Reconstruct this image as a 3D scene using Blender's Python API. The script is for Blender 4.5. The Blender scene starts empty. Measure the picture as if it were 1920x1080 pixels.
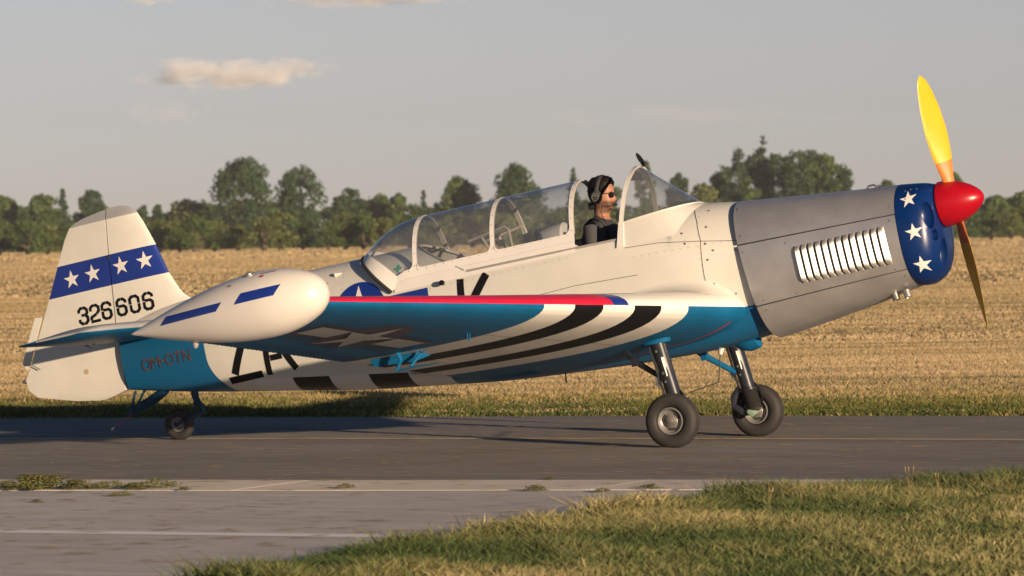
import bpy, bmesh, math, random
import numpy as np
from mathutils import Vector, Matrix
from mathutils.bvhtree import BVHTree
R = math.radians
rng = np.random.default_rng(7)
random.seed(7)
sc = bpy.context.scene
col = sc.collection

# ------------------------------------------------------------------ camera
CAM = Vector((11.734, -30.479, 1.525))
cam_d = bpy.data.cameras.new('camera')
cam = bpy.data.objects.new('camera', cam_d); col.objects.link(cam)
_r = Vector((0.915898, 0.401098, -0.0158396)); _u = Vector((0.009975, 0.016705, 0.999811)); _f = Vector((-0.401287, 0.915883, -0.011299))
m = Matrix((_r, _u, -_f)).transposed().to_4x4(); m.translation = CAM
cam.matrix_world = m
cam_d.sensor_width = 36; cam_d.lens = 156.47
cam_d.clip_start = 0.5; cam_d.clip_end = 30000
cam_d.dof.use_dof = True; cam_d.dof.focus_distance = 32.5; cam_d.dof.aperture_fstop = 6.5
sc.camera = cam

# ------------------------------------------------------------------ sky, sun, exposure
SUN_AZ, SUN_EL = R(-31.8), R(9.0)          # direction towards the sun, from +X
world = bpy.data.worlds.new('World'); sc.world = world; world.use_nodes = True
wn, wl = world.node_tree.nodes, world.node_tree.links
for n in list(wn): wn.remove(n)
w_out = wn.new('ShaderNodeOutputWorld'); w_bg = wn.new('ShaderNodeBackground')
w_sky = wn.new('ShaderNodeTexSky'); w_sky.sky_type = 'NISHITA'; w_sky.sun_disc = False
w_sky.sun_elevation = SUN_EL; w_sky.sun_rotation = math.pi/2 - SUN_AZ
w_sky.air_density = 0.5; w_sky.dust_density = 0.4; w_sky.ozone_density = 1.0; w_sky.altitude = 0
w_hsv = wn.new('ShaderNodeHueSaturation'); w_hsv.inputs['Saturation'].default_value = 0.25
w_mul = wn.new('ShaderNodeMix'); w_mul.data_type = 'RGBA'; w_mul.blend_type = 'MULTIPLY'
w_mul.inputs[0].default_value = 1.0; w_mul.inputs[7].default_value = (1.0, 0.90, 0.865, 1)
w_tc = wn.new('ShaderNodeTexCoord'); w_sep = wn.new('ShaderNodeSeparateXYZ'); wl.new(w_tc.outputs['Generated'], w_sep.inputs[0])
w_mr = wn.new('ShaderNodeMapRange'); w_mr.inputs[1].default_value = 0.0; w_mr.inputs[2].default_value = 0.35; w_mr.inputs[3].default_value = 0.25; w_mr.inputs[4].default_value = 1.35   # hazy grey horizon, bluer zenith
wl.new(w_sep.outputs[2], w_mr.inputs[0]); wl.new(w_mr.outputs[0], w_hsv.inputs['Saturation'])
wl.new(w_sky.outputs[0], w_hsv.inputs['Color']); wl.new(w_hsv.outputs[0], w_mul.inputs[6])
wl.new(w_mul.outputs[2], w_bg.inputs[0]); wl.new(w_bg.outputs[0], w_out.inputs[0])
w_bg.inputs[1].default_value = 0.054
sun_d = bpy.data.lights.new('sun', 'SUN'); sun_d.energy = 5.0; sun_d.angle = R(0.6); sun_d.color = (1.0, 0.74, 0.49)
sun = bpy.data.objects.new('sun', sun_d); col.objects.link(sun)
_sd = Vector((math.cos(SUN_EL)*math.cos(SUN_AZ), math.cos(SUN_EL)*math.sin(SUN_AZ), math.sin(SUN_EL)))
sun.rotation_euler = _sd.to_track_quat('Z', 'Y').to_euler(); sun.location = (40, -25, 12)
sc.view_settings.view_transform = 'Standard'; sc.view_settings.look = 'None'
sc.view_settings.exposure = 0.70; sc.view_settings.gamma = 1.0
sc.cycles.use_denoising = True
sc.cycles.max_bounces = 8; sc.cycles.transparent_max_bounces = 16

# ------------------------------------------------------------------ helpers
def tag(o, label=None, cat=None, group=None, kind=None):
    if label: o['label'] = label
    if cat: o['category'] = cat
    if group: o['group'] = group
    if kind: o['kind'] = kind
    return o
def empty(name, loc=(0, 0, 0)):
    o = bpy.data.objects.new(name, None); o.empty_display_size = .2
    o.location = loc; col.objects.link(o); return o
def lerp(a, b, t): return a + (b-a)*t
def hermite(xs, ys, x):
    """smooth interpolation through a table (ascending xs)"""
    xs = np.asarray(xs, float); ys = np.asarray(ys, float)
    mm = np.gradient(ys, xs)
    i = int(np.clip(np.searchsorted(xs, x)-1, 0, len(xs)-2)); h = xs[i+1]-xs[i]; t = float(np.clip((x-xs[i])/h, 0, 1))
    return float((2*t**3-3*t*t+1)*ys[i]+(t**3-2*t*t+t)*h*mm[i]+(-2*t**3+3*t*t)*ys[i+1]+(t**3-t*t)*h*mm[i+1])

class MB:
    def __init__(s): s.v = []; s.f = []; s.m = []
    def add(s, vs, fs, mi=0):
        b = len(s.v); s.v += [tuple(v) for v in vs]
        for f in fs: s.f.append(tuple(i+b for i in f)); s.m.append(mi)
        return s
    def grid(s, rows, mi=0, closed=False):
        """rows: list of equal-length point lists; mi may be f(i,j)"""
        b = len(s.v); n = len(rows[0])
        for r in rows: s.v += [tuple(p) for p in r]
        for i in range(len(rows)-1):
            for j in range(n if closed else n-1):
                k = (j+1) % n
                s.f.append((b+i*n+j, b+i*n+k, b+(i+1)*n+k, b+(i+1)*n+j))
                s.m.append(mi(i, j) if callable(mi) else mi)
        return s
    def fan(s, ring, c=None, mi=0):
        if c is None: c = np.mean(np.array(ring), axis=0)
        b = len(s.v); s.v += [tuple(p) for p in ring]+[tuple(c)]; n = len(ring)
        for j in range(n): s.f.append((b+j, b+(j+1) % n, b+n)); s.m.append(mi)
        return s
    def box(s, c, d, rot=None, mi=0):
        M = rot if rot is not None else Matrix.Identity(3)
        vs = [Vector(c)+M@Vector((x*d[0]/2, y*d[1]/2, z*d[2]/2)) for x in (-1, 1) for y in (-1, 1) for z in (-1, 1)]
        return s.add(vs, [(0, 1, 3, 2), (4, 6, 7, 5), (0, 4, 5, 1), (2, 3, 7, 6), (0, 2, 6, 4), (1, 5, 7, 3)], mi)
    def tube(s, pts, rad, n=10, mi=0, cap=True, flat=1.0, up=None):
        pts = [Vector(p) for p in pts]
        if not hasattr(rad, '__len__'): rad = [rad]*len(pts)
        rows = []; prev = None
        for i, p in enumerate(pts):
            t = (pts[min(i+1, len(pts)-1)]-pts[max(i-1, 0)]).normalized()
            if prev is None:
                a = Vector(up) if up else (Vector((0, 0, 1)) if abs(t.z) < .9 else Vector((1, 0, 0)))
            else: a = prev
            a = (a-t*a.dot(t)).normalized(); prev = a; b = t.cross(a)
            rows.append([p+(a*math.cos(q)*flat+b*math.sin(q))*rad[i] for q in [2*math.pi*k/n for k in range(n)]])
        s.grid(rows, mi, closed=True)
        if cap: s.fan(rows[0], mi=mi); s.fan(rows[-1], mi=mi)
        return s
    def lathe(s, o, ax, prof, n=32, mi=0):
        """prof: (along, radius)"""
        ax = Vector(ax).normalized(); a = Vector((0, 0, 1)) if abs(ax.z) < .9 else Vector((1, 0, 0))
        a = (a-ax*a.dot(ax)).normalized(); b = ax.cross(a); o = Vector(o)
        rows = [[o+ax*h+(a*math.cos(q)+b*math.sin(q))*r for q in [2*math.pi*k/n for k in range(n)]] for h, r in prof]
        return s.grid(rows, mi, closed=True)
    def mesh(s, name, mats, smooth=True, sharp=40):
        me = bpy.data.meshes.new(name); me.from_pydata(s.v, [], s.f); me.update()
        for mt in (mats if isinstance(mats, (list, tuple)) else [mats]): me.materials.append(mt)
        me.polygons.foreach_set('material_index', s.m)
        bm = bmesh.new(); bm.from_mesh(me)
        bmesh.ops.remove_doubles(bm, verts=bm.verts, dist=1e-5)
        bmesh.ops.recalc_face_normals(bm, faces=bm.faces)
        bm.to_mesh(me); bm.free()
        if smooth:
            me.polygons.foreach_set('use_smooth', [True]*len(me.polygons))
            me.set_sharp_from_angle(angle=R(sharp))
        return me
    def build(s, name, mats, parent=None, smooth=True, sharp=40):
        o = bpy.data.objects.new(name, s.mesh(name, mats, smooth, sharp)); col.objects.link(o); o.parent = parent
        return o
    def bvh(s): return BVHTree.FromPolygons([Vector(v) for v in s.v], s.f)

def modded(o, name=None):
    """replace an object's mesh by its evaluated mesh"""
    dg = bpy.context.evaluated_depsgraph_get(); dg.update()
    me = bpy.data.meshes.new_from_object(o.evaluated_get(dg)); o.modifiers.clear(); o.data = me; return o

# ------------------------------------------------------------------ materials
def mat(name, color, rough=.5, metal=0.0, var=0.0, vscale=6.0, bump=0.0, bscale=40.0, coat=0.0, streak=(1, 1, 1), spec=.5, dirt=None):
    mt = bpy.data.materials.new(name); mt.use_nodes = True
    N, L = mt.node_tree.nodes, mt.node_tree.links; b = N['Principled BSDF']
    b.inputs['Base Color'].default_value = (*color, 1); b.inputs['Roughness'].default_value = rough
    b.inputs['Metallic'].default_value = metal; b.inputs['Coat Weight'].default_value = coat
    b.inputs['Coat Roughness'].default_value = .12
    b.inputs['Specular IOR Level'].default_value = spec
    if var or bump or dirt:
        tc = N.new('ShaderNodeTexCoord'); mp = N.new('ShaderNodeMapping'); mp.inputs['Scale'].default_value = streak
        L.new(tc.outputs['Object'], mp.inputs[0])
    if var:
        nz = N.new('ShaderNodeTexNoise'); nz.inputs['Scale'].default_value = vscale; nz.inputs['Detail'].default_value = 6; nz.inputs['Roughness'].default_value = .65
        L.new(mp.outputs[0], nz.inputs['Vector'])
        cr = N.new('ShaderNodeValToRGB')
        cr.color_ramp.elements[0].position = .3; cr.color_ramp.elements[1].position = .7
        cr.color_ramp.elements[0].color = (*[c*(1-var) for c in color], 1); cr.color_ramp.elements[1].color = (*[min(1, c*(1+var*.6)) for c in color], 1)
        L.new(nz.outputs['Fac'], cr.inputs[0]); L.new(cr.outputs[0], b.inputs['Base Color'])
        mr = N.new('ShaderNodeMapRange'); mr.inputs[3].default_value = max(.05, rough-.1); mr.inputs[4].default_value = min(1, rough+.12)
        L.new(nz.outputs['Fac'], mr.inputs[0]); L.new(mr.outputs[0], b.inputs['Roughness'])
    if bump:
        n2 = N.new('ShaderNodeTexNoise'); n2.inputs['Scale'].default_value = bscale; n2.inputs['Detail'].default_value = 3
        L.new(mp.outputs[0], n2.inputs['Vector'])
        bp = N.new('ShaderNodeBump'); bp.inputs['Strength'].default_value = bump; bp.inputs['Distance'].default_value = .01
        L.new(n2.outputs['Fac'], bp.inputs['Height']); L.new(bp.outputs[0], b.inputs['Normal'])
    return mt
CREAM = (.57, .565, .52); BLUE = (.004, .10, .235)
M = {}
M['cream'] = mat('cream_paint', CREAM, .42, var=.08, vscale=3, bump=.12, bscale=4, coat=.15)
M['white'] = mat('white_paint', (.70, .685, .65), .35, var=.04, vscale=5, coat=.2)
M['tank'] = mat('tank_white_paint', (.57, .55, .52), .3, var=.02, vscale=3, coat=.25)
M['blue'] = mat('sky_blue_paint', BLUE, .45, var=.16, vscale=5, spec=.2, bump=.04, bscale=8)
M['navy'] = mat('navy_blue_paint', (.008, .028, .20), .35, var=.06, vscale=5, coat=.2)
M['bowl'] = mat('glossy_navy_paint', (.002, .020, .105), .30, var=.08, vscale=6, coat=.05, spec=.3)
M['red'] = mat('red_paint', (.33, .003, .012), .30, var=.10, coat=.12, spec=.3)
M['lered'] = mat('leading_edge_red_paint', (.52, .01, .04), .4, var=.08)
M['black'] = mat('black_paint', (.006, .0065, .008), .5, var=.15, spec=.18)
M['dull'] = mat('dull_brown_lettering', (.10, .055, .06), .6, var=.1, vscale=14)
M['grey'] = mat('grey_paint', (.27, .28, .30), .45, var=.08)
M['silver'] = mat('silver_cowl_paint', (.51, .51, .515), .36, metal=.68, var=.14, vscale=4, bump=.14, bscale=4)
M['bare'] = mat('bare_aluminium', (.46, .455, .44), .45, metal=.85, var=.2, vscale=12)
M['steel'] = mat('worn_steel', (.33, .31, .29), .45, metal=.8, var=.2, vscale=25)
M['rimgrey'] = mat('grey_painted_rim', (.22, .215, .21), .42, metal=.35, var=.15, vscale=30)
M['rubber'] = mat('tyre_rubber', (.022, .021, .021), .72, var=.25, vscale=14)
M['legblue'] = mat('blue_enamel_shade_darkened', (.005, .035, .075), .4, var=.2, vscale=14, spec=.3)  # tail gear blue, darkened so the colour carries the shade it stands in
M['legblack'] = mat('dark_blue_black_enamel', (.016, .020, .030), .3, var=.2, vscale=14, coat=.3)
M['inner'] = mat('cockpit_dark', (.03, .033, .035), .7, var=.2)
M['seat'] = mat('grey_seat_leather', (.33, .33, .34), .6, var=.1, vscale=14)
M['trim'] = mat('frame_inside_grey', (.30, .29, .27), .5, var=.15, vscale=14)
M['yellow'] = mat('yellow_blade_paint', (.72, .37, .012), .35, var=.04)
M['orange'] = mat('orange_blade_root_paint', (.60, .17, .03), .4, var=.06)
M['green'] = mat('green_cross_paint', (.01, .32, .20), .5, var=.05)
M['hub'] = mat('pale_green_hub_primer', (.20, .30, .24), .5, var=.15, vscale=30)
M['star'] = mat('star_white_paint', (.62, .615, .60), .4, var=.03)
M['seam'] = mat('panel_seam', (.10, .09, .08), .7)
M['greywing'] = mat('faded_insignia_grey', (.34, .35, .36), .5, var=.08)
M['dpurple'] = mat('faded_insignia_blue', (.045, .042, .075), .5, var=.1)
def glass_mat():
    mt = bpy.data.materials.new('canopy_perspex'); mt.use_nodes = True
    N, L = mt.node_tree.nodes, mt.node_tree.links
    for n in list(N): N.remove(n)
    o = N.new('ShaderNodeOutputMaterial'); tr = N.new('ShaderNodeBsdfTransparent'); gl = N.new('ShaderNodeBsdfGlossy'); mx = N.new('ShaderNodeMixShader')
    lw = N.new('ShaderNodeLayerWeight'); lw.inputs[0].default_value = .5; pw = N.new('ShaderNodeMath'); pw.operation = 'POWER'; pw.inputs[1].default_value = 2.0
    ad = N.new('ShaderNodeMath'); ad.operation = 'MULTIPLY_ADD'; ad.inputs[1].default_value = .80; ad.inputs[2].default_value = .11
    L.new(lw.outputs['Facing'], pw.inputs[0]); L.new(pw.outputs[0], ad.inputs[0])
    tr.inputs[0].default_value = (.95, .965, .97, 1); gl.inputs['Roughness'].default_value = .03
    L.new(ad.outputs[0], mx.inputs[0]); L.new(tr.outputs[0], mx.inputs[1]); L.new(gl.outputs[0], mx.inputs[2])
    df = N.new('ShaderNodeBsdfDiffuse'); df.inputs[0].default_value = (.75, .77, .78, 1); m2 = N.new('ShaderNodeMixShader'); m2.inputs[0].default_value = .055   # fine scratches and dust
    L.new(mx.outputs[0], m2.inputs[1]); L.new(df.outputs[0], m2.inputs[2]); L.new(m2.outputs[0], o.inputs[0])
    return mt
M['glass'] = glass_mat()
def fuselage_mat():
    """cream sides, sky-blue belly ahead of x=-1.9 below z=.92"""
    mt = mat('fuselage_cream_and_blue', CREAM, .42, bump=.14, bscale=3.5, coat=.15)
    N, L = mt.node_tree.nodes, mt.node_tree.links; b = N['Principled BSDF']
    tc = N.new('ShaderNodeTexCoord'); sx = N.new('ShaderNodeSeparateXYZ'); L.new(tc.outputs['Object'], sx.inputs[0])
    def math_(op, a, bb):
        n = N.new('ShaderNodeMath'); n.operation = op
        for i, v in enumerate((a, bb)):
            if isinstance(v, (int, float)): n.inputs[i].default_value = v
            else: L.new(v, n.inputs[i])
        return n.outputs[0]
    zz = math_('LESS_THAN', sx.outputs[2], .915); xx = math_('GREATER_THAN', sx.outputs[0], -1.9)
    dz = math_('MAXIMUM', math_('SUBTRACT', 1.4, sx.outputs[2]), 0.0)
    xc = math_('ADD', math_('MULTIPLY', math_('MULTIPLY', dz, dz), 1.78), -3.895)
    tl = math_('MULTIPLY', math_('LESS_THAN', sx.outputs[0], xc), math_('LESS_THAN', sx.outputs[2], 1.74))
    msk = math_('MAXIMUM', math_('MULTIPLY', zz, xx), tl)
    nz = N.new('ShaderNodeTexNoise'); nz.inputs['Scale'].default_value = 2.5; nz.inputs['Detail'].default_value = 6; L.new(tc.outputs['Object'], nz.inputs['Vector'])
    cr = N.new('ShaderNodeValToRGB'); cr.color_ramp.elements[0].position = .3; cr.color_ramp.elements[1].position = .65
    cr.color_ramp.elements[0].color = (*[c*.93 for c in CREAM], 1); cr.color_ramp.elements[1].color = (*[c*1.03 for c in CREAM], 1)
    L.new(nz.outputs['Fac'], cr.inputs[0])
    mx = N.new('ShaderNodeMix'); mx.data_type = 'RGBA'; mx.inputs[7].default_value = (*BLUE, 1)
    L.new(msk, mx.inputs[0]); L.new(cr.outputs[0], mx.inputs[6])
    # white and black checks along the belly edge
    low = math_('LESS_THAN', sx.outputs[2], math_('ADD', math_('MULTIPLY', sx.outputs[0], -.152), .624))
    def band(a, c): return math_('MULTIPLY', math_('GREATER_THAN', sx.outputs[0], a), math_('LESS_THAN', sx.outputs[0], c))
    def over(prev, fac, colr):
        n = N.new('ShaderNodeMix'); n.data_type = 'RGBA'; n.inputs[7].default_value = (*colr, 1); L.new(fac, n.inputs[0]); L.new(prev, n.inputs[6]); return n.outputs[2]
    c1 = over(mx.outputs[2], math_('MULTIPLY', low, band(-3.54, -1.9)), (.62, .62, .63))
    c2 = over(c1, math_('MULTIPLY', low, math_('ADD', band(-3.2, -2.885), band(-2.552, -2.224))), (.006, .0065, .008))
    L.new(c2, b.inputs['Base Color'])
    return mt
M['fus'] = fuselage_mat()

# =================================================================== SETTING
RH = Vector((.9160, .4013, 0)); FH = Vector((-.4013, .9160, 0))      # right / away on the ground
def gp(u, v, z=0): return (CAM.x+u*RH.x+v*FH.x, CAM.y+u*RH.y+v*FH.y, z)

def ground_mat(name, cols, scales, rough=.95, bump=.4, bscale=60, stretch=(1, 1, 1)):
    mt = bpy.data.materials.new(name); mt.use_nodes = True
    N, L = mt.node_tree.nodes, mt.node_tree.links; b = N['Principled BSDF']; b.inputs['Roughness'].default_value = rough
    b.inputs['Specular IOR Level'].default_value = .15
    tc = N.new('ShaderNodeTexCoord'); mp = N.new('ShaderNodeMapping'); mp.inputs['Scale'].default_value = stretch; L.new(tc.outputs['Object'], mp.inputs[0])
    prev = None
    for k, (c0, c1) in enumerate(cols):
        nz = N.new('ShaderNodeTexNoise'); nz.inputs['Scale'].default_value = scales[k]; nz.inputs['Detail'].default_value = 8; nz.inputs['Roughness'].default_value = .7
        L.new(mp.outputs[0], nz.inputs['Vector'])
        cr = N.new('ShaderNodeValToRGB'); cr.color_ramp.elements[0].position = .33; cr.color_ramp.elements[1].position = .67
        cr.color_ramp.elements[0].color = (*c0, 1); cr.color_ramp.elements[1].color = (*c1, 1); L.new(nz.outputs['Fac'], cr.inputs[0])
        if prev is None: prev = cr.outputs[0]
        else:
            mx = N.new('ShaderNodeMix'); mx.data_type = 'RGBA'; mx.blend_type = 'MULTIPLY'; mx.inputs[0].default_value = 1
            L.new(prev, mx.inputs[6]); L.new(cr.outputs[0], mx.inputs[7]); prev = mx.outputs[2]
    L.new(prev, b.inputs['Base Color'])
    nb = N.new('ShaderNodeTexNoise'); nb.inputs['Scale'].default_value = bscale; nb.inputs['Detail'].default_value = 5; L.new(mp.outputs[0], nb.inputs['Vector'])
    bp = N.new('ShaderNodeBump'); bp.inputs['Strength'].default_value = bump; bp.inputs['Distance'].default_value = .02
    L.new(nb.outputs['Fac'], bp.inputs['Height']); L.new(bp.outputs[0], b.inputs['Normal'])
    return mt
M['soil'] = ground_mat('dry_field_soil', [((.26, .195, .105), (.40, .30, .17)), ((.75, .75, .75), (1, 1, 1))], (.35, 14), bump=.9, bscale=20)
M['asphalt'] = ground_mat('old_asphalt', [((.26, .24, .223), (.37, .343, .315)), ((.7, .7, .7), (1, 1, 1)), ((.72, .72, .72), (1, 1, 1))], (.8, 130, 7), rough=.85, bump=.5, bscale=180, stretch=(.3, 1, 1))
M['concrete'] = ground_mat('pale_concrete', [((.58, .55, .51), (.72, .68, .635)), ((.85, .85, .85), (1, 1, 1)), ((.72, .72, .72), (1, 1, 1))], (.7, 60, 6), rough=.9, bump=.35, bscale=120, stretch=(.3, 1, 1))
M['kerbstone'] = ground_mat('kerb_concrete', [((.66, .59, .51), (.80, .73, .63)), ((.8, .8, .8), (1, 1, 1))], (1.5, 50), rough=.9, bump=.4, bscale=90)
M['yline'] = ground_mat('worn_yellow_line_paint', [((.58, .48, .28), (.78, .66, .42)), ((.7, .7, .7), (1, 1, 1))], (2.0, 45), rough=.8)
M['wline'] = ground_mat('worn_white_line_paint', [((.82, .81, .79), (.9, .89, .87)), ((.92, .92, .92), (1, 1, 1))], (1.5, 60), rough=.8, bump=.1)

def sheet(name, pts, z, mt, parent=None):
    mb = MB(); mb.add([(x, y, z) for x, y in pts], [tuple(range(len(pts)))])
    o = mb.build(name, mt, parent, smooth=False)
    if o.data.polygons[0].normal.z < 0: o.data.flip_normals()
    return o
# one sheet to the horizon
S = 9000
fld = sheet('field', [(-S, -S), (S, -S), (S, S), (-S, S)], 0.0, M['soil']); fld['kind'] = 'structure'
ru = sheet('runway', [(-90, -14.6), (-40, -10.6), (-2.95, -5.31), (1.6, -4.75), (14, -3.6), (60, 0), (60, 6.0), (.98, 4.47), (-2, 4.40), (-5, 4.02), (-8.1, 3.60), (-40, -.8), (-90, -7)], .004, M['asphalt']); ru['kind'] = 'structure'
def ribbon(name, pts, w, z, mt, parent=None):
    mb = MB(); rows = []
    for i, p in enumerate(pts):
        a = Vector(pts[max(i-1, 0)]); b = Vector(pts[min(i+1, len(pts)-1)]); t = (b-a).normalized(); n = Vector((-t.y, t.x))
        rows.append([(p[0]+n.x*w/2, p[1]+n.y*w/2, z), (p[0]-n.x*w/2, p[1]-n.y*w/2, z)])
    mb.grid(rows); o = mb.build(name, mt, parent, smooth=False)
    if o.data.polygons[0].normal.z < 0: o.data.flip_normals()
    return o
ribbon('centre_line', [(-60, -5), (-20, -1.25), (-6.05, .0), (-3.2, .26), (-.37, .47), (2.2, .5), (20, 1.4), (60, 3.4)], .15, .0065, M['yline'], ru)
ap = sheet('apron', [(-60, -40), (2.62, -40), (2.62, -7.3), (2.85, -6.0), (2.9, -5.85), (2.44, -5.62), (2.0, -5.77), (-.09, -6.12), (-2.3, -6.44), (-30, -10.5), (-60, -14.5)], .004, M['concrete']); ap['kind'] = 'structure'
ribbon('edge_line', [(-30, -10.3), (-.28, -9.9), (1.73, -9.87), (2.6, -9.80)], .22, .0065, M['wline'], ap)
# kerb slabs between runway and apron
kb = empty('kerb', (0, -5.8, 0)); kb['kind'] = 'structure'
x0 = -14.0
while x0 < 3.6:
    ln = 2.2
    def ny(x): return float(np.interp(x, [-40, -2.95, -.6, 1.6, 2.32, 6], [-10.6, -5.31, -5.07, -4.75, -4.62, -4.2]))
    def ky(x): return float(np.interp(x, [-30, -2.3, -.09, 2.0, 2.44, 6], [-10.5, -6.44, -6.12, -5.77, -5.6, -5.1]))
    a, b = x0+.003, x0+ln-.003; h = .0058+random.uniform(-.0004, .0004)
    mb = MB(); q = [(a, ky(a)+.01), (b, ky(b)+.01), (b, ny(b)-.005), (a, ny(a)-.005)]
    ch = .001; top = [(a+ch, ky(a)+.01+ch), (b-ch, ky(b)+.01+ch), (b-ch, ny(b)-.005-ch), (a+ch, ny(a)-.005-ch)]
    mb.add([(x, y, .0005) for x, y in q]+[(x, y, h-ch) for x, y in q]+[(x, y, h) for x, y in top],
           [(0, 1, 5, 4), (1, 2, 6, 5), (2, 3, 7, 6), (3, 0, 4, 7), (4, 5, 9, 8), (5, 6, 10, 9), (6, 7, 11, 10), (7, 4, 8, 11), (8, 9, 10, 11)])
    o = mb.build('kerb_slab', M['kerbstone'], None, smooth=False)
    o.parent = kb; o.matrix_parent_inverse = Matrix.Translation((0, 5.8, 0))
    x0 += ln

# ------------------------------------------------------------------ grass (uncountable)
def leaf_mat(name, c0, c1, trans=.25, rough=.7, c2=None):
    mt = bpy.data.materials.new(name); mt.use_nodes = True
    N, L = mt.node_tree.nodes, mt.node_tree.links
    b = N['Principled BSDF']; b.inputs['Roughness'].default_value = rough; b.inputs['Specular IOR Level'].default_value = .2
    at = N.new('ShaderNodeAttribute'); at.attribute_name = 'tone'
    cr = N.new('ShaderNodeValToRGB'); cr.color_ramp.elements[0].color = (*c0, 1); cr.color_ramp.elements[1].color = (*c1, 1)
    if c2: e = cr.color_ramp.elements.new(.5); e.color = (*c2, 1)
    L.new(at.outputs['Fac'], cr.inputs[0]); L.new(cr.outputs[0], b.inputs['Base Color'])
    tr = N.new('ShaderNodeBsdfTranslucent'); L.new(cr.outputs[0], tr.inputs[0])
    mx = N.new('ShaderNodeMixShader'); mx.inputs[0].default_value = trans
    out = N['Material Output']; L.new(b.outputs[0], mx.inputs[1]); L.new(tr.outputs[0], mx.inputs[2]); L.new(mx.outputs[0], out.inputs[0])
    return mt
def raw_mesh(name, V, Q, tone, mt, nv=4):
    """V (n,3) verts, Q (k,nv) polygons, tone per polygon"""
    me = bpy.data.meshes.new(name); n, k = len(V), len(Q)
    me.vertices.add(n); me.vertices.foreach_set('co', np.ascontiguousarray(V, dtype=np.float32).ravel())
    me.loops.add(k*nv); me.loops.foreach_set('vertex_index', np.ascontiguousarray(Q, dtype=np.int32).ravel())
    me.polygons.add(k); me.polygons.foreach_set('loop_start', np.arange(0, k*nv, nv, dtype=np.int32))
    at = me.attributes.new('tone', 'FLOAT', 'FACE'); at.data.foreach_set('value', np.asarray(tone, dtype=np.float32))
    me.materials.append(mt); me.update(calc_edges=True); return me
def blades(name, P, H, W, tone, mt, lean=.5, z0=0.0, spread=None):
    """bent three-segment blades: P (n,2) ground points"""
    n = len(P); a = rng.uniform(0, 2*np.pi, n) if spread is None else R(23.7)+rng.normal(0, spread, n); b = rng.uniform(0, 2*np.pi, n); ln = H*lean*rng.uniform(.2, 1.3, n)
    wx, wy = np.cos(a)*W/2, np.sin(a)*W/2; lx, ly = np.cos(b)*ln, np.sin(b)*ln
    V = np.zeros((n, 5, 3))
    for k, (s, t, hh) in enumerate(((-1, 0, 0), (1, 0, 0), (1, .35, .6), (-1, .35, .6), (0, 1, 1))):
        ww = {0: 1, 1: 1, 2: .8, 3: .8, 4: 0}[k]
        V[:, k, 0] = P[:, 0]+s*wx*ww+lx*t; V[:, k, 1] = P[:, 1]+s*wy*ww+ly*t; V[:, k, 2] = z0+H*hh
    i = np.arange(n)[:, None]*5
    T = np.concatenate([i+np.array([[0, 1, 2]]), i+np.array([[0, 2, 3]]), i+np.array([[3, 2, 4]])], axis=1).reshape(-1, 3)
    me = raw_mesh(name, V.reshape(-1, 3), T, np.repeat(tone, 3), mt, 3)
    o = bpy.data.objects.new(name, me); col.objects.link(o); return o
def vnoise(P, s, seed):
    """cheap smooth value noise on the plane"""
    g = np.random.default_rng(seed).random((64, 64)); x = P[:, 0]/s; y = P[:, 1]/s
    xi = np.floor(x).astype(int); yi = np.floor(y).astype(int); fx = x-xi; fy = y-yi
    fx = fx*fx*(3-2*fx); fy = fy*fy*(3-2*fy)
    q = lambda i, j: g[i % 64, j % 64]
    return (q(xi, yi)*(1-fx)+q(xi+1, yi)*fx)*(1-fy)+(q(xi, yi+1)*(1-fx)+q(xi+1, yi+1)*fx)*fy
M['straw'] = leaf_mat('dry_straw', (.15, .14, .07), (.53, .41, .25), .2, c2=(.375, .29, .162))
M['verge'] = leaf_mat('verge_grass_blades', (.055, .085, .022), (.50, .35, .15), .25, c2=(.15, .16, .045))
M['fore'] = leaf_mat('foreground_grass_blades', (.08, .12, .042), (.68, .52, .30), .3, c2=(.29, .275, .115))

def wedge(n, v0, v1, power=1.0, half=.135):
    v = (v0**(1+power)+(v1**(1+power)-v0**(1+power))*rng.random(n))**(1/(1+power))
    u = rng.uniform(-half, half, n)*v
    return np.stack([CAM.x+u*RH.x+v*FH.x, CAM.y+u*RH.y+v*FH.y], 1), v
def far_edge(x): return np.interp(x, [-90, -40, -8.1, -5, -2, .98, 60], [-7, -.8, 3.60, 4.02, 4.40, 4.47, 6.0])
def near_edge(x): return np.interp(x, [-90, -40, -2.95, 1.6, 14, 60], [-14.6, -10.6, -5.31, -4.75, -3.6, 0])
# straw field beyond the runway, thinning with distance
Ps, Hs, Ws, Ts = [], [], [], []
for n, v0, v1, pw, h, w in ((210000, 33, 62, 1, .030, .009), (200000, 60, 130, 1, .034, .018), (110000, 125, 420, .6, .050, .08), (40000, 400, 1150, .6, .09, .5)):
    P, v = wedge(n, v0, v1, pw); k = P[:, 1] > far_edge(P[:, 0])+.5
    P = P[k]; n2 = len(P); UV = np.stack([((P-np.array([CAM.x, CAM.y]))@np.array([RH.x, RH.y]))/6, (P-np.array([CAM.x, CAM.y]))@np.array([FH.x, FH.y])], 1); nn = vnoise(UV, .9, 3)*.45+vnoise(UV, .25, 5)*.35+vnoise(P, 14, 6)*.2
    Ps.append(P); Hs.append(h*rng.uniform(.6, 1.2, n2)*(.85+.3*nn)); Ws.append(np.full(n2, w)*rng.uniform(.6, 1.4, n2)); Ts.append(np.clip((nn-.5)*1.5+rng.normal(.50, .10, n2), 0, 1))
o = blades('dry_grass', np.concatenate(Ps), np.concatenate(Hs), np.concatenate(Ws), np.concatenate(Ts), M['straw'], lean=1.3, spread=.6)
tag(o, 'dry straw coloured grass of the wide field beyond the runway', 'grass', kind='stuff')
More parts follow.
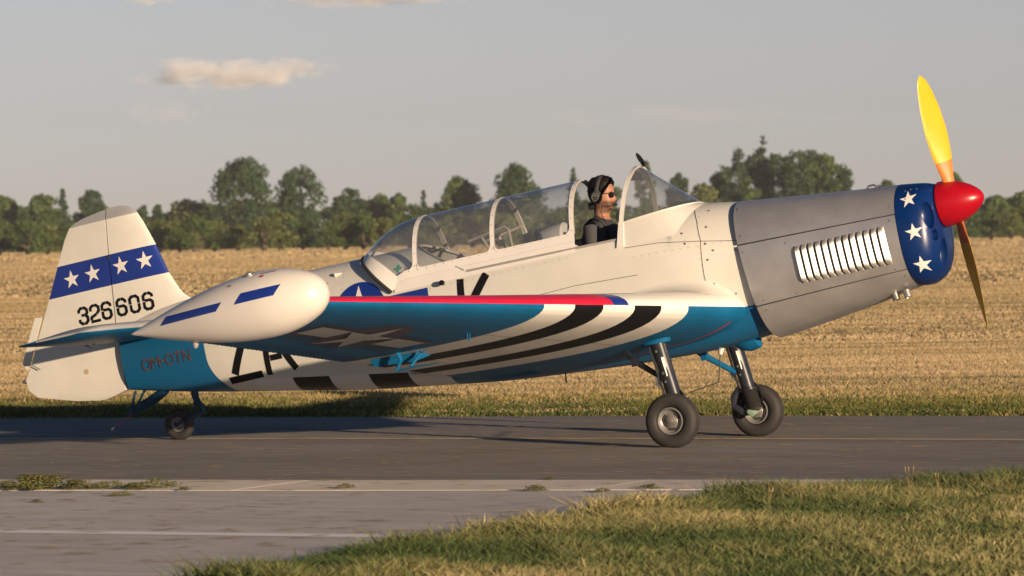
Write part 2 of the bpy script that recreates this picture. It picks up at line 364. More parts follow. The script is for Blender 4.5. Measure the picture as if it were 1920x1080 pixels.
# green verge along the far runway edge
n = 85000; x = rng.uniform(-16, 8, n); d = np.abs(rng.normal(0, 1, n))*2.4
P = np.stack([x, far_edge(x)+.02+d], 1); nn = vnoise(P, .8, 11)*.6+vnoise(P, .25, 12)*.4
edge = np.exp(-d/.18)
tone = np.clip(.06+.22*d/2+(nn-.5)*1.0+edge*.5+rng.normal(0, .15, n), 0, 1)
H = (.02+.05*nn)*rng.uniform(.5, 1.4, n)*(1-.6*edge)
o = blades('verge_grass', P, H, np.full(n, .010)*rng.uniform(.6, 1.6, n), tone, M['verge'], lean=1.3)
tag(o, 'green and straw mixed grass verge along the far runway edge', 'grass', kind='stuff')
# foreground grass, right
def fore_edge(y): return np.interp(y, [-14, -12.6, -11.9, -10.1, -8.8, -7.45, -6.2, -5.2, -4.6], [2.85, 2.74, 2.66, 2.64, 2.72, 2.74, 2.95, 4.05, 4.8])
n = 190000; y = rng.uniform(-13.4, -4.3, n); x = fore_edge(y)+np.abs(rng.normal(0, 1, n))*1.7-.10+rng.normal(0, .06, n)
P = np.stack([x, y], 1); P = P[(P[:, 1] < near_edge(P[:, 0])-.15+.25*vnoise(P, .3, 8))]; n = len(P)
d = P[:, 0]-fore_edge(P[:, 1]); nn = vnoise(P, .7, 21)*.55+vnoise(P, .22, 22)*.45
tone = np.clip(.13+.19*np.clip(d, 0, 3)+(vnoise(P, 1.3, 31)-.5)*1.0+(nn-.5)*1.0+rng.normal(0, .14, n), 0, 1)
H = (.03+.11*nn*np.exp(-np.clip(d, 0, 9)/1.3)+.02*nn)*rng.uniform(.35, 1.4, n)
o = blades('foreground_grass', P, H, np.full(n, .008)*rng.uniform(.6, 1.7, n), tone, M['fore'], lean=1.1)
tag(o, 'green and dry mixed grass beside the concrete apron in the foreground', 'grass', kind='stuff')
# low soil under the foreground grass
gs = sheet('grass_soil', [(2.62, -40), (60, -40), (60, -.2), (14, -3.75), (4.4, -4.65), (3.2, -5.4), (2.9, -5.9), (2.85, -6.05), (2.62, -7.3)], .006, ground_mat('foreground_soil', [((.07, .06, .03), (.16, .13, .065)), ((.6, .6, .6), (1, 1, 1))], (3, 30), bump=.8)); gs['kind'] = 'structure'
# straw wisps blown over asphalt and concrete
V, Q, tn = [], [], []
for k in range(750):
    v = rng.uniform(21, 36.5); u = rng.uniform(-.125, .125)*v; x, y, _ = gp(u, v)
    if y > far_edge(x)-.02 or (y < near_edge(x) and x > fore_edge(y)): continue
    ln = rng.uniform(.05, .20)*(1.6 if rng.random() < .15 else 1); a = rng.normal(.12, .35); w = rng.uniform(.0016, .0042)
    dx, dy = math.cos(a)*ln/2, math.sin(a)*ln/2; nx, ny_ = -math.sin(a)*w, math.cos(a)*w; z = .010+(.004 if near_edge(x) > y > near_edge(x)-1.15 else 0)
    b = len(V); V += [(x-dx-nx, y-dy-ny_, z), (x+dx-nx, y+dy-ny_, z), (x+dx+nx, y+dy+ny_, z), (x-dx+nx, y-dy+ny_, z), (x, y, z+.004)]
    for f in ((0, 1, 4), (1, 2, 4), (2, 3, 4), (3, 0, 4)): Q.append([b+i for i in f]); tn.append(rng.uniform(.4, 1))
o = bpy.data.objects.new('loose_straw', raw_mesh('loose_straw', np.array(V), np.array(Q), tn, M['straw'], 3)); col.objects.link(o)
tag(o, 'loose straw wisps blown across the asphalt and concrete', 'straw', kind='stuff')

# ------------------------------------------------------------------ trees beyond the field
M['bark'] = mat('tree_bark', (.09, .065, .045), .9, var=.3, vscale=3)
LEAF = [leaf_mat('foliage_dark', (.020, .046, .020), (.075, .125, .045), .2, c2=(.040, .078, .030)),
        leaf_mat('foliage_mid', (.032, .062, .020), (.12, .17, .050), .2, c2=(.066, .106, .031)),
        leaf_mat('foliage_olive', (.052, .075, .023), (.18, .20, .062), .2, c2=(.10, .125, .038)),
        leaf_mat('foliage_spruce', (.018, .040, .022), (.065, .10, .046), .15, c2=(.034, .062, .031))]
def crown_arrays(h, rx, kind, n, leaf, seed):
    g = np.random.default_rng(seed)
    C_, Rr, Tc = [], [], []
    nb = {'broad': 80, 'bush': 34, 'spire': 150, 'tall': 110}[kind]
    for k in range(nb):
        t = g.random()
        if kind == 'spire': t = t**1.35; prof = (1-t)**.8*.95+.10; zz = .04+.94*t
        elif kind == 'bush': prof = math.sqrt(max(0, 1-(t*.98)**2.2)); zz = .02+.9*t
        elif kind == 'tall': prof = (.72+.45*t) if t < .45 else math.sqrt(max(.02, 1-((t-.45)/.56)**2)); zz = .03+.92*t
        else: prof = math.sin(math.pi*min(1, .30+.70*t))**.5; zz = .03+.90*t
        a = g.uniform(0, 2*np.pi); rr = rx*prof*math.sqrt(g.uniform(.15, 1))*.86
        cr = rx*g.uniform(.17, .34)*(.75 if zz > .85 else 1) if kind != 'spire' else rx*(.14+.20*(1-t))*g.uniform(.7, 1.2)
        C_.append((rr*math.cos(a), rr*math.sin(a), min(zz*h, h-cr*.6))); Rr.append(cr); Tc.append(g.uniform(-.2, .2))
    C_ = np.array(C_); Rr = np.array(Rr); Tc = np.array(Tc)
    idx = g.choice(nb, n, p=Rr**2/np.sum(Rr**2)); d = g.normal(size=(n, 3)); d /= np.linalg.norm(d, axis=1)[:, None]
    P = C_[idx]+d*(Rr[idx]*g.uniform(.45, 1.12, n)**.7)[:, None]*np.array([1, 1, .85])
    P[:, 2] = np.maximum(P[:, 2], .1)
    nrm = d+g.normal(size=(n, 3))*.7; nrm /= np.linalg.norm(nrm, axis=1)[:, None]
    a = np.cross(nrm, g.normal(size=(n, 3))); a /= np.linalg.norm(a, axis=1)[:, None]; b = np.cross(nrm, a)
    s = (leaf*g.uniform(.5, 1.5, n))[:, None]
    V = np.stack([P-a*s, P-b*s*.6, P+a*s, P+b*s*.6], 1).reshape(-1, 3)
    return V, np.arange(4*n).reshape(-1, 4), np.clip(.45+Tc[idx]+g.normal(0, .2, n), 0, 1)
def trunk_mesh(h, rx, kind, seed):
    g = random.Random(seed); mb = MB(); hh = h*(.95 if kind == 'spire' else .7); r0 = max(.08, h*.018)
    pts = [(g.uniform(-1, 1)*.02*h*i/5, g.uniform(-1, 1)*.02*h*i/5, -.1+hh*i/5) for i in range(6)]
    mb.tube(pts, [r0*(1-.85*i/5) for i in range(6)], 7)
    for k in range(7):
        i = g.randint(1, 4); a = g.uniform(0, 6.28); p = Vector(pts[i]); e = p+Vector((math.cos(a)*rx*.6, math.sin(a)*rx*.6, h*.12)); q = p.lerp(e, .5)+Vector((0, 0, h*.015))
        mb.tube([p, q, e], [r0*.4, r0*.28, r0*.08], 5)
    return mb.mesh('trunk', M['bark'])
def tree(name, px, top, half, v, kind, li, label, cat='tree', group='trees along the far field edge', n=3000, leaf=.42, seed=0):
    yh = 445.8+(960-px)*.01585; k = 8345.0/v
    h = 1.525+(yh-top)/k; rx = half/k
    root = empty(name, gp((px-960)/k, v)); root.rotation_euler.z = random.uniform(0, 6.28)
    V, Q, tn = crown_arrays(h, rx, kind, n, leaf, seed)
    cr = bpy.data.objects.new('crown', raw_mesh('crown', V, Q, tn, LEAF[li])); col.objects.link(cr); cr.parent = root
    tk = bpy.data.objects.new('trunk', trunk_mesh(h, rx, kind, seed)); col.objects.link(tk); tk.parent = root
    tag(root, label, cat, group); return root
TREES = [  # name, px centre, top, half width, distance, kind, leaf colour, label
 ('broad_tree', 8, 366, 46, 1010, 'broad', 1, 'green broad tree cut by the left picture edge'),
 ('broad_tree', 82, 362, 48, 1000, 'broad', 1, 'rounded green tree left of the small dark spruce behind the tail'),
 ('spruce_tree', 120, 352, 20, 1030, 'spire', 3, 'small dark spruce standing left of the aircraft fin'),
 ('broad_tree', 176, 354, 40, 1010, 'broad', 0, 'dark green tree directly behind the fin tip'),
 ('slim_tree', 271, 381, 15, 1040, 'tall', 0, 'slim dark treetop just right of the fin, nearer the fin'),
 ('slim_tree', 299, 382, 14, 1040, 'tall', 0, 'slim dark treetop right of the fin, nearer the tallest tree'),
 ('broad_tree', 352, 375, 48, 1000, 'broad', 2, 'low olive tree between fin and tallest left tree'),
 ('tall_tree', 458, 292, 62, 990, 'tall', 0, 'tallest dark green tree of the left treeline'),
 ('tall_tree', 562, 307, 50, 1000, 'tall', 0, 'tall dark tree right of the tallest left tree'),
 ('broad_tree', 655, 349, 44, 1020, 'broad', 0, 'dark rounded tree above the tip tank and rear fuselage'),
 ('broad_tree', 715, 360, 34, 1030, 'broad', 1, 'green tree above the rear end of the canopy'),
 ('broad_tree', 748, 353, 22, 1010, 'broad', 1, 'narrow green tree rising above the rear canopy arch'),
 ('spruce_tree', 796, 356, 15, 1050, 'spire', 3, 'thin spruce top over the rear canopy arch'),
 ('broad_tree', 862, 330, 50, 1000, 'broad', 1, 'broad green tree over the middle canopy bay'),
 ('broad_tree', 968, 305, 58, 985, 'broad', 0, 'large dark dome shaped tree above the canopy'),
 ('spruce_tree', 1077, 312, 20, 1010, 'spire', 3, 'dark pointed tree above the open canopy arch'),
 ('broad_tree', 1140, 338, 40, 1020, 'broad', 1, 'green tree partly hidden behind the pilot'),
 ('broad_tree', 1212, 295, 26, 1000, 'broad', 0, 'dark narrow tree behind the windscreen mirror'),
 ('broad_tree', 1276, 318, 30, 1010, 'broad', 0, 'dark tree above the sloping windscreen'),
 ('broad_tree', 1322, 340, 40, 990, 'broad', 2, 'olive tree just ahead of the windscreen'),
 ('spruce_tree', 1388, 276, 42, 1000, 'spire', 3, 'wide dark conifer at the left of the right hand grove'),
 ('spruce_tree', 1432, 252, 34, 1010, 'spire', 3, 'highest pointed conifer of the right hand grove'),
 ('tall_tree', 1494, 276, 46, 1000, 'tall', 0, 'dark tree in the middle of the right hand grove'),
 ('tall_tree', 1546, 284, 44, 1010, 'tall', 1, 'green tree on the right of the right hand grove'),
 ('spruce_tree', 1590, 318, 26, 1000, 'spire', 3, 'small conifer ending the right hand grove above the cowling'),
 ('tall_tree', 1362, 306, 36, 1030, 'tall', 0, 'dark tree filling the left side of the right hand grove'),
 ('tall_tree', 1418, 286, 42, 1035, 'tall', 0, 'dark tree behind the wide conifer of the right hand grove'),
 ('tall_tree', 1462, 282, 40, 1030, 'tall', 0, 'dark tree between highest conifer and the grove middle'),
 ('tall_tree', 1522, 279, 40, 1030, 'tall', 0, 'dark tree behind the middle of the right hand grove'),
 ('tall_tree', 1572, 302, 36, 1030, 'tall', 0, 'dark tree behind the small conifer ending the grove'),
 ('broad_tree', 1400, 328, 40, 960, 'bush', 1, 'bright green low tree in front of the right hand grove'),
 ('broad_tree', 1664, 333, 32, 1010, 'broad', 1, 'low green treetop above the front of the cowling'),
 ('broad_tree', 1790, 318, 26, 1000, 'broad', 1, 'treetop behind the propeller spinner'),
 ('broad_tree', 1868, 366, 40, 980, 'bush', 1, 'bushy tree right of the red spinner'),
 ('broad_tree', 1925, 358, 42, 990, 'broad', 1, 'green tree cut by the right picture edge'),
]
for i, (nm, px, top, half, v, kd, li, lb) in enumerate(TREES):
    tree(nm, px, top, half, v, kd, li, lb, n=int(2500+half*110), leaf=.36 if kd != 'spire' else .30, seed=100+i)
# bushes in front of and between them: six meshes, many individuals
protos = []
for k in range(6):
    V, Q, tn = crown_arrays(1.0, .62, 'bush', 2200, .034, 500+k)
    protos.append((V, Q, tn))
bmesh_cache = {}
PHRASE = {t[1]: t[7] for t in TREES}
seen = {}
xs = list(np.arange(-30, 1960, 40))
for i, px in enumerate(xs):
    px = px+random.uniform(-12, 12)
    for row in range(2):
        v = (720, 1060)[row]+random.uniform(-12, 12); k = 8345.0/v; yh = 445.8+(960-px)*.01585
        hp = random.uniform(34, 58) if row == 0 else random.uniform(58, 84)
        li = random.choice((2, 2, 1, 2, 1)) if row == 0 else random.choice((0, 1, 1)); kk = random.randrange(6)
        key = (kk, li)
        if key not in bmesh_cache:
            V, Q, tn = protos[kk]; tm = trunk_mesh(1.0, .5, 'bush', kk); bmesh_cache[key] = (raw_mesh('crown', V, Q, tn, LEAF[li]), tm)
        root = empty('bush', gp((px+row*15-960)/k, v)); s = 1.3+hp/k
        root.scale = (s*random.uniform(.9, 1.25),)*2+(s,); root.rotation_euler.z = random.uniform(0, 6.28)
        for nm, me in zip(('crown', 'trunk'), bmesh_cache[key]):
            c = bpy.data.objects.new(nm, me); col.objects.link(c); c.parent = root
        bx = px+row*15; near = min(TREES, key=lambda t: abs(t[1]-bx)); sd_ = 'left' if bx < near[1]-8 else ('right' if bx > near[1]+8 else 'middle')
        kd_ = ('low hedge bush', 'taller dark bush')[row]; cl_ = {0: 'dark', 1: 'green', 2: 'olive'}[li]
        lb = f"{cl_} {kd_}, {sd_} foot of the {near[7].split(' ', 1)[0]} {' '.join(near[7].split()[1:9])}"
        lb = ' '.join(lb.split()[:16]); seen[lb] = seen.get(lb, 0)+1
        if seen[lb] > 1: lb = ' '.join((('farther out ' if seen[lb] == 2 else 'outermost ')+lb).split()[:16])
        tag(root, lb, 'bush', ('hedge bushes at the far field edge', 'bushes behind the hedge')[row])

# =================================================================== AIRCRAFT (body frame: x forward, y port, z up)
PITCH = R(10.8)
plane = empty('airplane'); plane.rotation_euler = (0, -PITCH, 0)
tag(plane, 'cream, blue and silver low wing propeller trainer aircraft taxiing on the runway', 'airplane')

# ---- lofted sections
def half_section(zt, zb, w, zm, nt, nb, zc=None, n=22):
    """points from bottom centre up the +y side to the top (or to the cut height zc)"""
    out = []
    for k in range(n+1):
        t = math.pi/2*(1-k/n); out.append((w*math.cos(t)**(2/nb), zm-(zm-zb)*math.sin(t)**(2/nb)))
    out[0] = (0, zb)
    tm = math.pi/2
    if zc is not None and zc < zt:
        s = max(0, (zc-zm)/(zt-zm)); tm = math.asin(min(1, s**(nt/2)))
    for k in range(1, n+1):
        t = tm*k/n; out.append((w*max(0, math.cos(t))**(2/nt), zm+(zt-zm)*math.sin(t)**(2/nt)))
    return out
FX = [-4.70, -4.3, -3.87, -3.28, -2.66, -2.2, -1.6, -1.0, -.25, .23, .66]
FT = dict(zt=[1.80, 1.87, 1.893, 1.895, 1.895, 1.895, 1.89, 1.85, 1.775, 1.742, 1.668],
          zb=[1.293, 1.205, 1.121, 1.017, .906, .845, .765, .715, .672, .668, .70],
          w=[.075, .155, .225, .285, .335, .368, .400, .413, .414, .395, .335],
          zm=[1.55, 1.54, 1.51, 1.48, 1.45, 1.43, 1.45, 1.48, 1.44, 1.32, 1.24])
def fpar(x): return {k: hermite(FX, v, x) for k, v in FT.items()}
def cut(x):
    return float(np.interp(x, [-2.06, -2.04, -1.98, -1.55, -.245, -.05, .085, .10], [9, 1.892, 1.86, 1.60, 1.585, 1.595, 1.66, 9]))
fxs = sorted(set([round(v, 4) for v in np.concatenate([np.linspace(-4.70, -2.1, 40), np.linspace(-2.06, -1.5, 26), np.linspace(-1.46, -.26, 20), [-.245, -.2, -.15, -.1, -.05, .0, .04, .085, .10, .11], np.linspace(.14, .66, 12)])]))
fus = MB(); halves = []
for x in fxs:
    q = fpar(x); c = cut(x); halves.append([(x, y, z) for y, z in half_section(q['zt'], q['zb'], q['w'], q['zm'], 2.0, 2.7, None if c > 8 else c)])
fus.grid(halves); fus.grid([[(x, -y, z) for x, y, z in r] for r in halves])
fuselage = fus.build('fuselage', M['fus'], plane)
fbvh = fus.bvh()
tb = MB(); ring = [(x+.001, y, z) for x, y, z in halves[0]]+[(x+.001, -y, z) for x, y, z in halves[0][::-1]]
tb.fan(ring); tb.build('tail_bulkhead', M['blue'], plane)
# sill rim both sides
for s in (-1, 1):
    mb = MB(); mb.tube([(x, s*h[-1][1], h[-1][2]) for x, h in zip(fxs, halves) if -1.56 <= x <= .086], .011, 8); mb.build('cockpit_rim', M['trim'], plane)
mb = MB(); pts = [h[-1] for x, h in zip(fxs, halves) if -2.04 <= x <= -1.55]
mb.tube([(x, y, z) for x, y, z in pts[::-1]]+[(x, -y, z) for x, y, z in pts], .010, 8); mb.build('rear_cockpit_rim', M['trim'], plane)

# ---- decal tool: flat outlines in (x, z) [or (x, y)] pressed onto a surface
def refine(polys, size):
    bm = bmesh.new()
    for k, poly in enumerate(polys):
        vs = [bm.verts.new((a, b, k)) for a, b in poly]
        try: bm.faces.new(vs)
        except ValueError: pass
    bmesh.ops.triangulate(bm, faces=bm.faces[:])
    for _ in range(6):
        ed = [e for e in bm.edges if e.calc_length() > size]
        if not ed: break
        bmesh.ops.subdivide_edges(bm, edges=ed, cuts=1); bmesh.ops.triangulate(bm, faces=bm.faces[:])
    bm.verts.index_update(); V = [v.co.copy() for v in bm.verts]; F = [tuple(v.index for v in f.verts) for f in bm.faces]; bm.free(); return V, F
def decal(name, polys, bvh, mt, parent, side='y-', off=.0025, size=.05):
    V, F = refine(polys, size); out = []; ok = []
    for v in V:
        o_ = off+.0002*(v.z % 12)
        if side == 'y-': p, nr, _, _ = bvh.ray_cast(Vector((v.x, -9, v.y)), Vector((0, 1, 0)))
        elif side == 'z-': p, nr, _, _ = bvh.ray_cast(Vector((v.x, v.y, -9)), Vector((0, 0, 1)))
        if p is None: out.append(Vector((v.x, 0, v.y)) if side == 'y-' else Vector((v.x, v.y, 1.1))); ok.append(False); continue
        d = Vector((0, -1, 0)) if side == 'y-' else Vector((0, 0, -1))
        if nr.dot(d) < 0: nr = -nr
        out.append(p+nr*o_); ok.append(True)
    mb = MB(); mb.add(out, [f for f in F if all(ok[i] for i in f)])
    return mb.build(name, mt, parent)
def stroke(pts, w):
    """polyline -> list of quads with square joints"""
    out = []
    for (a, b), (c, d) in zip(pts[:-1], pts[1:]):
        l = math.hypot(c-a, d-b) or 1; tx, tz = (c-a)/l*w*.18, (d-b)/l*w*.18; nx, nz = -(d-b)/l*w/2, (c-a)/l*w/2
        out.append([(a-nx-tx, b-nz-tz), (c-nx+tx, d-nz+tz), (c+nx+tx, d+nz+tz), (a+nx-tx, b+nz-tz)])
    return out
def star(cx, cz, r, rot=math.pi/2, sy=1.0):
    pts = [(cx+(r if k % 2 == 0 else r*.385)*math.cos(rot+k*math.pi/5), cz+sy*(r if k % 2 == 0 else r*.385)*math.sin(rot+k*math.pi/5)) for k in range(10)]
    return [[(cx, cz), pts[(k-1) % 10], pts[k], pts[(k+1) % 10]] for k in range(0, 10, 2)]
def disc(cx, cz, r, n=40): return [[(cx+r*math.cos(2*math.pi*k/n), cz+r*math.sin(2*math.pi*k/n)) for k in range(n)]]
def rect(x0, z0, x1, z1): return [[(x0, z0), (x1, z0), (x1, z1), (x0, z1)]]
def text_polys(s, x0, z0, w, h, shear=0, bold=.02):
    cu = bpy.data.curves.new('txt', 'FONT'); cu.body = s; cu.offset = bold; o = bpy.data.objects.new('txt', cu); col.objects.link(o)
    dg = bpy.context.evaluated_depsgraph_get(); me = bpy.data.meshes.new_from_object(o.evaluated_get(dg))
    vs = np.array([v.co[:2] for v in me.vertices]); mn, mx = vs.min(0), vs.max(0)
    pol = [[(x0+(vs[i][0]-mn[0])/(mx[0]-mn[0])*w, z0+(vs[i][1]-mn[1])/(mx[1]-mn[1])*h) for i in p.vertices] for p in me.polygons]
    bpy.data.objects.remove(o); bpy.data.curves.remove(cu); bpy.data.meshes.remove(me); return pol

# fuselage markings (starboard side)
xx = -4.505
for ch, w_, z0_, h_ in (('O', .078, 1.405, .092), ('M', .090, 1.405, .092), ('-', .036, 1.444, .016), ('O', .078, 1.405, .092), ('T', .070, 1.405, .092), ('N', .074, 1.405, .092)):
    decal('registration_letter', text_polys(ch, xx, z0_, w_, h_, bold=.0), fbvh, M['dull'], fuselage, off=.004, size=.08); xx += w_+.009
decal('letter_z', stroke([(-3.50, 1.50), (-3.565, 1.42), (-3.672, 1.235)], .062)+stroke([(-3.735, 1.187), (-3.445, 1.187)], .052), fbvh, M['black'], fuselage)
decal('letter_a', stroke([(-3.375, 1.175), (-3.352, 1.40)], .05)+stroke([(-3.325, 1.288), (-3.235, 1.288)], .045)+stroke([(-3.135, 1.178), (-3.24, 1.40)], .055), fbvh, M['black'], fuselage)
decal('letter_k', stroke([(-1.606, 1.542), (-1.618, 1.42), (-1.62, 1.2)], .058)+stroke([(-1.392, 1.54), (-1.52, 1.39)], .062), fbvh, M['black'], fuselage)
cx, cz, rr = -2.475, 1.475, .225
decal('insignia_disc', disc(cx, cz, rr)+rect(-1.885, 1.36, -2.27, 1.545), fbvh, M['navy'], fuselage)
decal('insignia_star', star(cx, cz-.005, .205)+rect(-1.935, 1.40, -2.21, 1.492), fbvh, M['star'], fuselage, off=.006)
for nm, pts in (('panel_seam', [(.305, .94), (.30, 1.2), (.315, 1.45), (.285, 1.6), (.235, 1.72)]), ('panel_seam', [(-.26, 1.512), (.0, 1.497), (.30, 1.447), (.60, 1.39)]), ('panel_seam', [(-1.3, 1.30), (-.7, 1.32), (-.2, 1.30)])):
    decal(nm, stroke(pts, .0045), fbvh, M['seam'], fuselage, off=.0022)
mb = MB()
for x, z in [(.36, 1.66), (.36, 1.54), (.35, 1.42), (.35, 1.30), (.36, 1.12), (.40, 1.36), (.56, 1.33), (.5, 1.02), (.33, 1.0), (-.2, 1.56), (-.1, 1.55), (.05, 1.56), (.18, 1.53), (-.24, 1.60), (.2, 1.45)]:
    p, nr, _, _ = fbvh.ray_cast(Vector((x, -9, z)), Vector((0, 1, 0)))
    if p: mb.lathe(p-Vector((0, .003, 0)), (0, -1, 0), [(0, .008), (.004, .007), (.0045, .0001)], 10)
mb.build('panel_screws', M['steel'], fuselage)['kind'] = 'stuff'
mb = MB()
for xs_, z0_, z1_ in ((.295, 1.0, 1.7), (-2.62, 1.45, 1.86), (-3.4, 1.45, 1.87)):
    for z in np.arange(z0_, z1_, .045):
        p, nr, _, _ = fbvh.ray_cast(Vector((xs_, -9, z)), Vector((0, 1, 0)))
        if p: mb.box(p-Vector((0, .001, 0)), (.005, .004, .005))
for z_, x0_, x1_ in ((1.535, -2.1, -.72), (1.43, -.2, .6)):
    for x in np.arange(x0_, x1_, .06):
        p, nr, _, _ = fbvh.ray_cast(Vector((x, -9, z_-.05*max(0, x))), Vector((0, 1, 0)))
        if p: mb.box(p-Vector((0, .001, 0)), (.005, .004, .005))
mb.build('rivet_rows', M['steel'], fuselage, smooth=False)['kind'] = 'stuff'
decal('hatch_outline', stroke([(-2.95, 1.62), (-2.75, 1.60), (-2.755, 1.75), (-2.955, 1.77), (-2.95, 1.62)], .004), fbvh, M['seam'], fuselage, off=.002)
decal('data_sticker', rect(-3.66, 1.135, -3.56, 1.155), fbvh, M['star'], fuselage, off=.003)
# spine line fairing and small blister on the turtle deck
mb = MB(); p, nr, _, _ = fbvh.ray_cast(Vector((-2.68, -9, 1.80)), Vector((0, 1, 0)))
mb.tube([p+Vector((-.05, .0, -.004)), p+Vector((-.01, -.012, 0)), p+Vector((.04, 0, .004))], [.004, .018, .004], 8); mb.build('deck_blister', M['cream'], fuselage)
# belly details
mb = MB(); mb.tube([(.26, .02, .71), (.33, .02, .68), (.40, .02, .668), (.46, .02, .675), (.475, .02, .69)], [.02, .055, .065, .06, .02], 14); mb.build('belly_intake', M['blue'], plane)
mb = MB(); mb.tube([(-1.08, 0, .73), (-1.085, 0, .66)], .006, 8); mb.build('belly_antenna', M['black'], plane)

# ---- engine cowling
CX = [.557, .86, 1.166, 1.47, 1.795]
CT = dict(zt=[1.696, 1.660, 1.623, 1.588, 1.556], zb=[.655, .685, .722, .765, .82], w=[.383, .382, .374, .360, .338], zm=[1.16, 1.16, 1.17, 1.18, 1.19])
def cpar(x): return {k: hermite(CX, v, x) for k, v in CT.items()}
def cowl_pt(s, z, off=0, side=-1):
    """s 0..1 rear to front, at height z -> point on the near side"""
    xr = .557+.10*(1.696-z); x = lerp(xr, 1.79, s); q = cpar(x)
    zz = min(max(z, q['zb']), q['zt'])
    if zz > q['zm']: n = 2.5; k = (zz-q['zm'])/(q['zt']-q['zm'])
    else: n = 2.6; k = (q['zm']-zz)/(q['zm']-q['zb'])
    y = (q['w']+off)*max(0, 1-k**n)**(1/n)
    return Vector((x, side*y, zz))
def cowl_rows(s, f0, f1, side, off=0, n=14):
    """angular param 0 bottom .. 1 top, on one side"""
    xr0 = .557; q0 = cpar(lerp(xr0+.05, 1.79, s)); out = []
    for k in range(n+1):
        a = lerp(f0, f1, k/n); t = (a-.5)*math.pi
        nn = 2.5 if t > 0 else 2.6
        q = q0; z = q['zm']+(q['zt']-q['zm'] if t > 0 else q['zm']-q['zb'])*math.copysign(abs(math.sin(t))**(2/nn), t)
        y = q['w']*max(0, math.cos(t))**(2/nn); xr = .557+.10*(1.696-z)
        x = lerp(xr, 1.79, s); sc_ = 1+off/q['w']; zc = q['zm']
        out.append((x, side*y*sc_, zc+(z-zc)*(1+off/.45)))
    return out
def ang_of_z(s, z):
    q = cpar(lerp(.607, 1.79, s))
    if z > q['zm']: k = ((z-q['zm'])/(q['zt']-q['zm']))**(2.5/2); return .5+math.asin(min(1, k))/math.pi
    k = ((q['zm']-z)/(q['zm']-q['zb']))**(2.6/2); return .5-math.asin(min(1, k))/math.pi
SS = np.linspace(0, 1, 22)
inner = MB()
for sd in (-1, 1): inner.grid([cowl_rows(s*.985+.012, 0, 1, sd, -.012, 30) for s in SS])
inner.build('cowl_inner_skin', M['inner'], plane)
hz = lambda s: lerp(1.356, 1.336, s); lz = lambda s: lerp(.896, .938, s)
up = MB(); lo = MB(); g_ = .0035
for sd in (-1, 1):
    up.grid([cowl_rows(s, ang_of_z(s, hz(s))+g_, 1, sd, 0, 18) for s in SS])
    lo.grid([cowl_rows(s, 0, ang_of_z(s, lz(s))-g_, sd, 0, 16) for s in SS])
cow_up = up.build('cowl_upper_panel', M['silver'], plane); cow_lo = lo.build('cowl_lower_panel', M['silver'], plane)
sides = {}
for sd in (-1, 1):
    mb = MB(); mb.grid([cowl_rows(s, ang_of_z(s, lz(s))+g_, ang_of_z(s, hz(s))-g_, sd, .001, 14) for s in SS])
    sides[sd] = mb.build('cowl_side_panel', M['silver'], plane)
    if sd == -1: sbvh = mb.bvh()
# louvres: pressed scoops, open at the rear edge
for sd in (-1, 1):
    for k in range(13):
        x0 = 1.022+k*.0530; x1 = x0+.038; z1 = lerp(1.262, 1.270, k/12); z0 = lerp(.990, .992, k/12); lean_ = .010
        mb = MB(); rows = []
        for i in range(7):
            t = i/6; xx = lerp(x0, x1, t); ht = (1-t)**.8*.024 if t > 0 else .024
            row = []
            for j in range(13):
                w_ = j/12; e = min(1, min(w_, 1-w_)/.10); z = lerp(z0, z1, w_); x = xx+lean_*(1-w_)*1.0
                p, nr, _, _ = sbvh.ray_cast(Vector((x, -9, z)), Vector((0, 1, 0)))
                row.append((x, sd*(abs(p.y)+.0012+ht*math.sqrt(e)), z))
            rows.append(row)
        mb.grid(rows); mb.build('louver', M['bare'], sides[sd])
        # dark open mouth at the rear of each scoop
        mb = MB(); a = [rows[0][j] for j in range(13)]
        mb.add([(p[0]-.001, sd*(abs(p[1])-.001), p[2]) for p in a]+[(p[0]-.013, sd*(abs(sbvh.ray_cast(Vector((p[0]-.013, -9, p[2])), Vector((0, 1, 0)))[0].y)+.0016), p[2]) for p in a],
               [(j, j+1, 14+j, 13+j) for j in range(12)]); mb.build('louver_mouth', M['inner'], sides[sd], smooth=False)
mb = MB()
for s, z in ((.03, 1.62), (.03, 1.42), (.97, 1.40), (.97, .90), (.05, .86), (.93, .955), (.5, .93), (.28, .93), (.06, .93), (.96, 1.30), (.02, 1.30), (.86, 1.20), (.9, 1.06), (.3, 1.30)):
    p = cowl_pt(s, z); mb.lathe(p+Vector((0, .004, 0)), (0, -1, 0), [(0, .009), (.006, .008), (.0065, .0001)], 10)
mb.build('cowl_fasteners', M['steel'], plane)['kind'] = 'stuff'
# lower panel small access doors
for s0, s1, z0, z1 in ((.44, .49, .80, .86), (.40, .53, .735, .785), (.90, .94, .865, .915), (.03, .06, .93, .99)):
    mb = MB(); pp = [cowl_pt(a, b, .002) for a, b in ((s0, z0), (s1, z0), (s1, z1), (s0, z1))]
    mb.add(pp, [(0, 1, 2, 3)]); c = sum(pp, Vector())/4; o = mb.build('access_door', M['silver'], cow_lo, smooth=False)
# exhaust stubs
for x, y in ((1.70, -.13), (1.60, -.10)):
    mb = MB(); mb.lathe((x, y, .80), (.18, -.1, -1), [(0, .026), (.055, .028), (.058, .022), (.02, .02)], 16); mb.build('exhaust_stub', M['bare'] if x > 1.65 else M['steel'], plane)
# small hook on top of the cowling
mb = MB(); mb.tube([(1.52, -.02, 1.58), (1.54, -.02, 1.597), (1.58, -.02, 1.597), (1.60, -.02, 1.573)], .008, 8); mb.build('cowl_handle', M['steel'], plane)

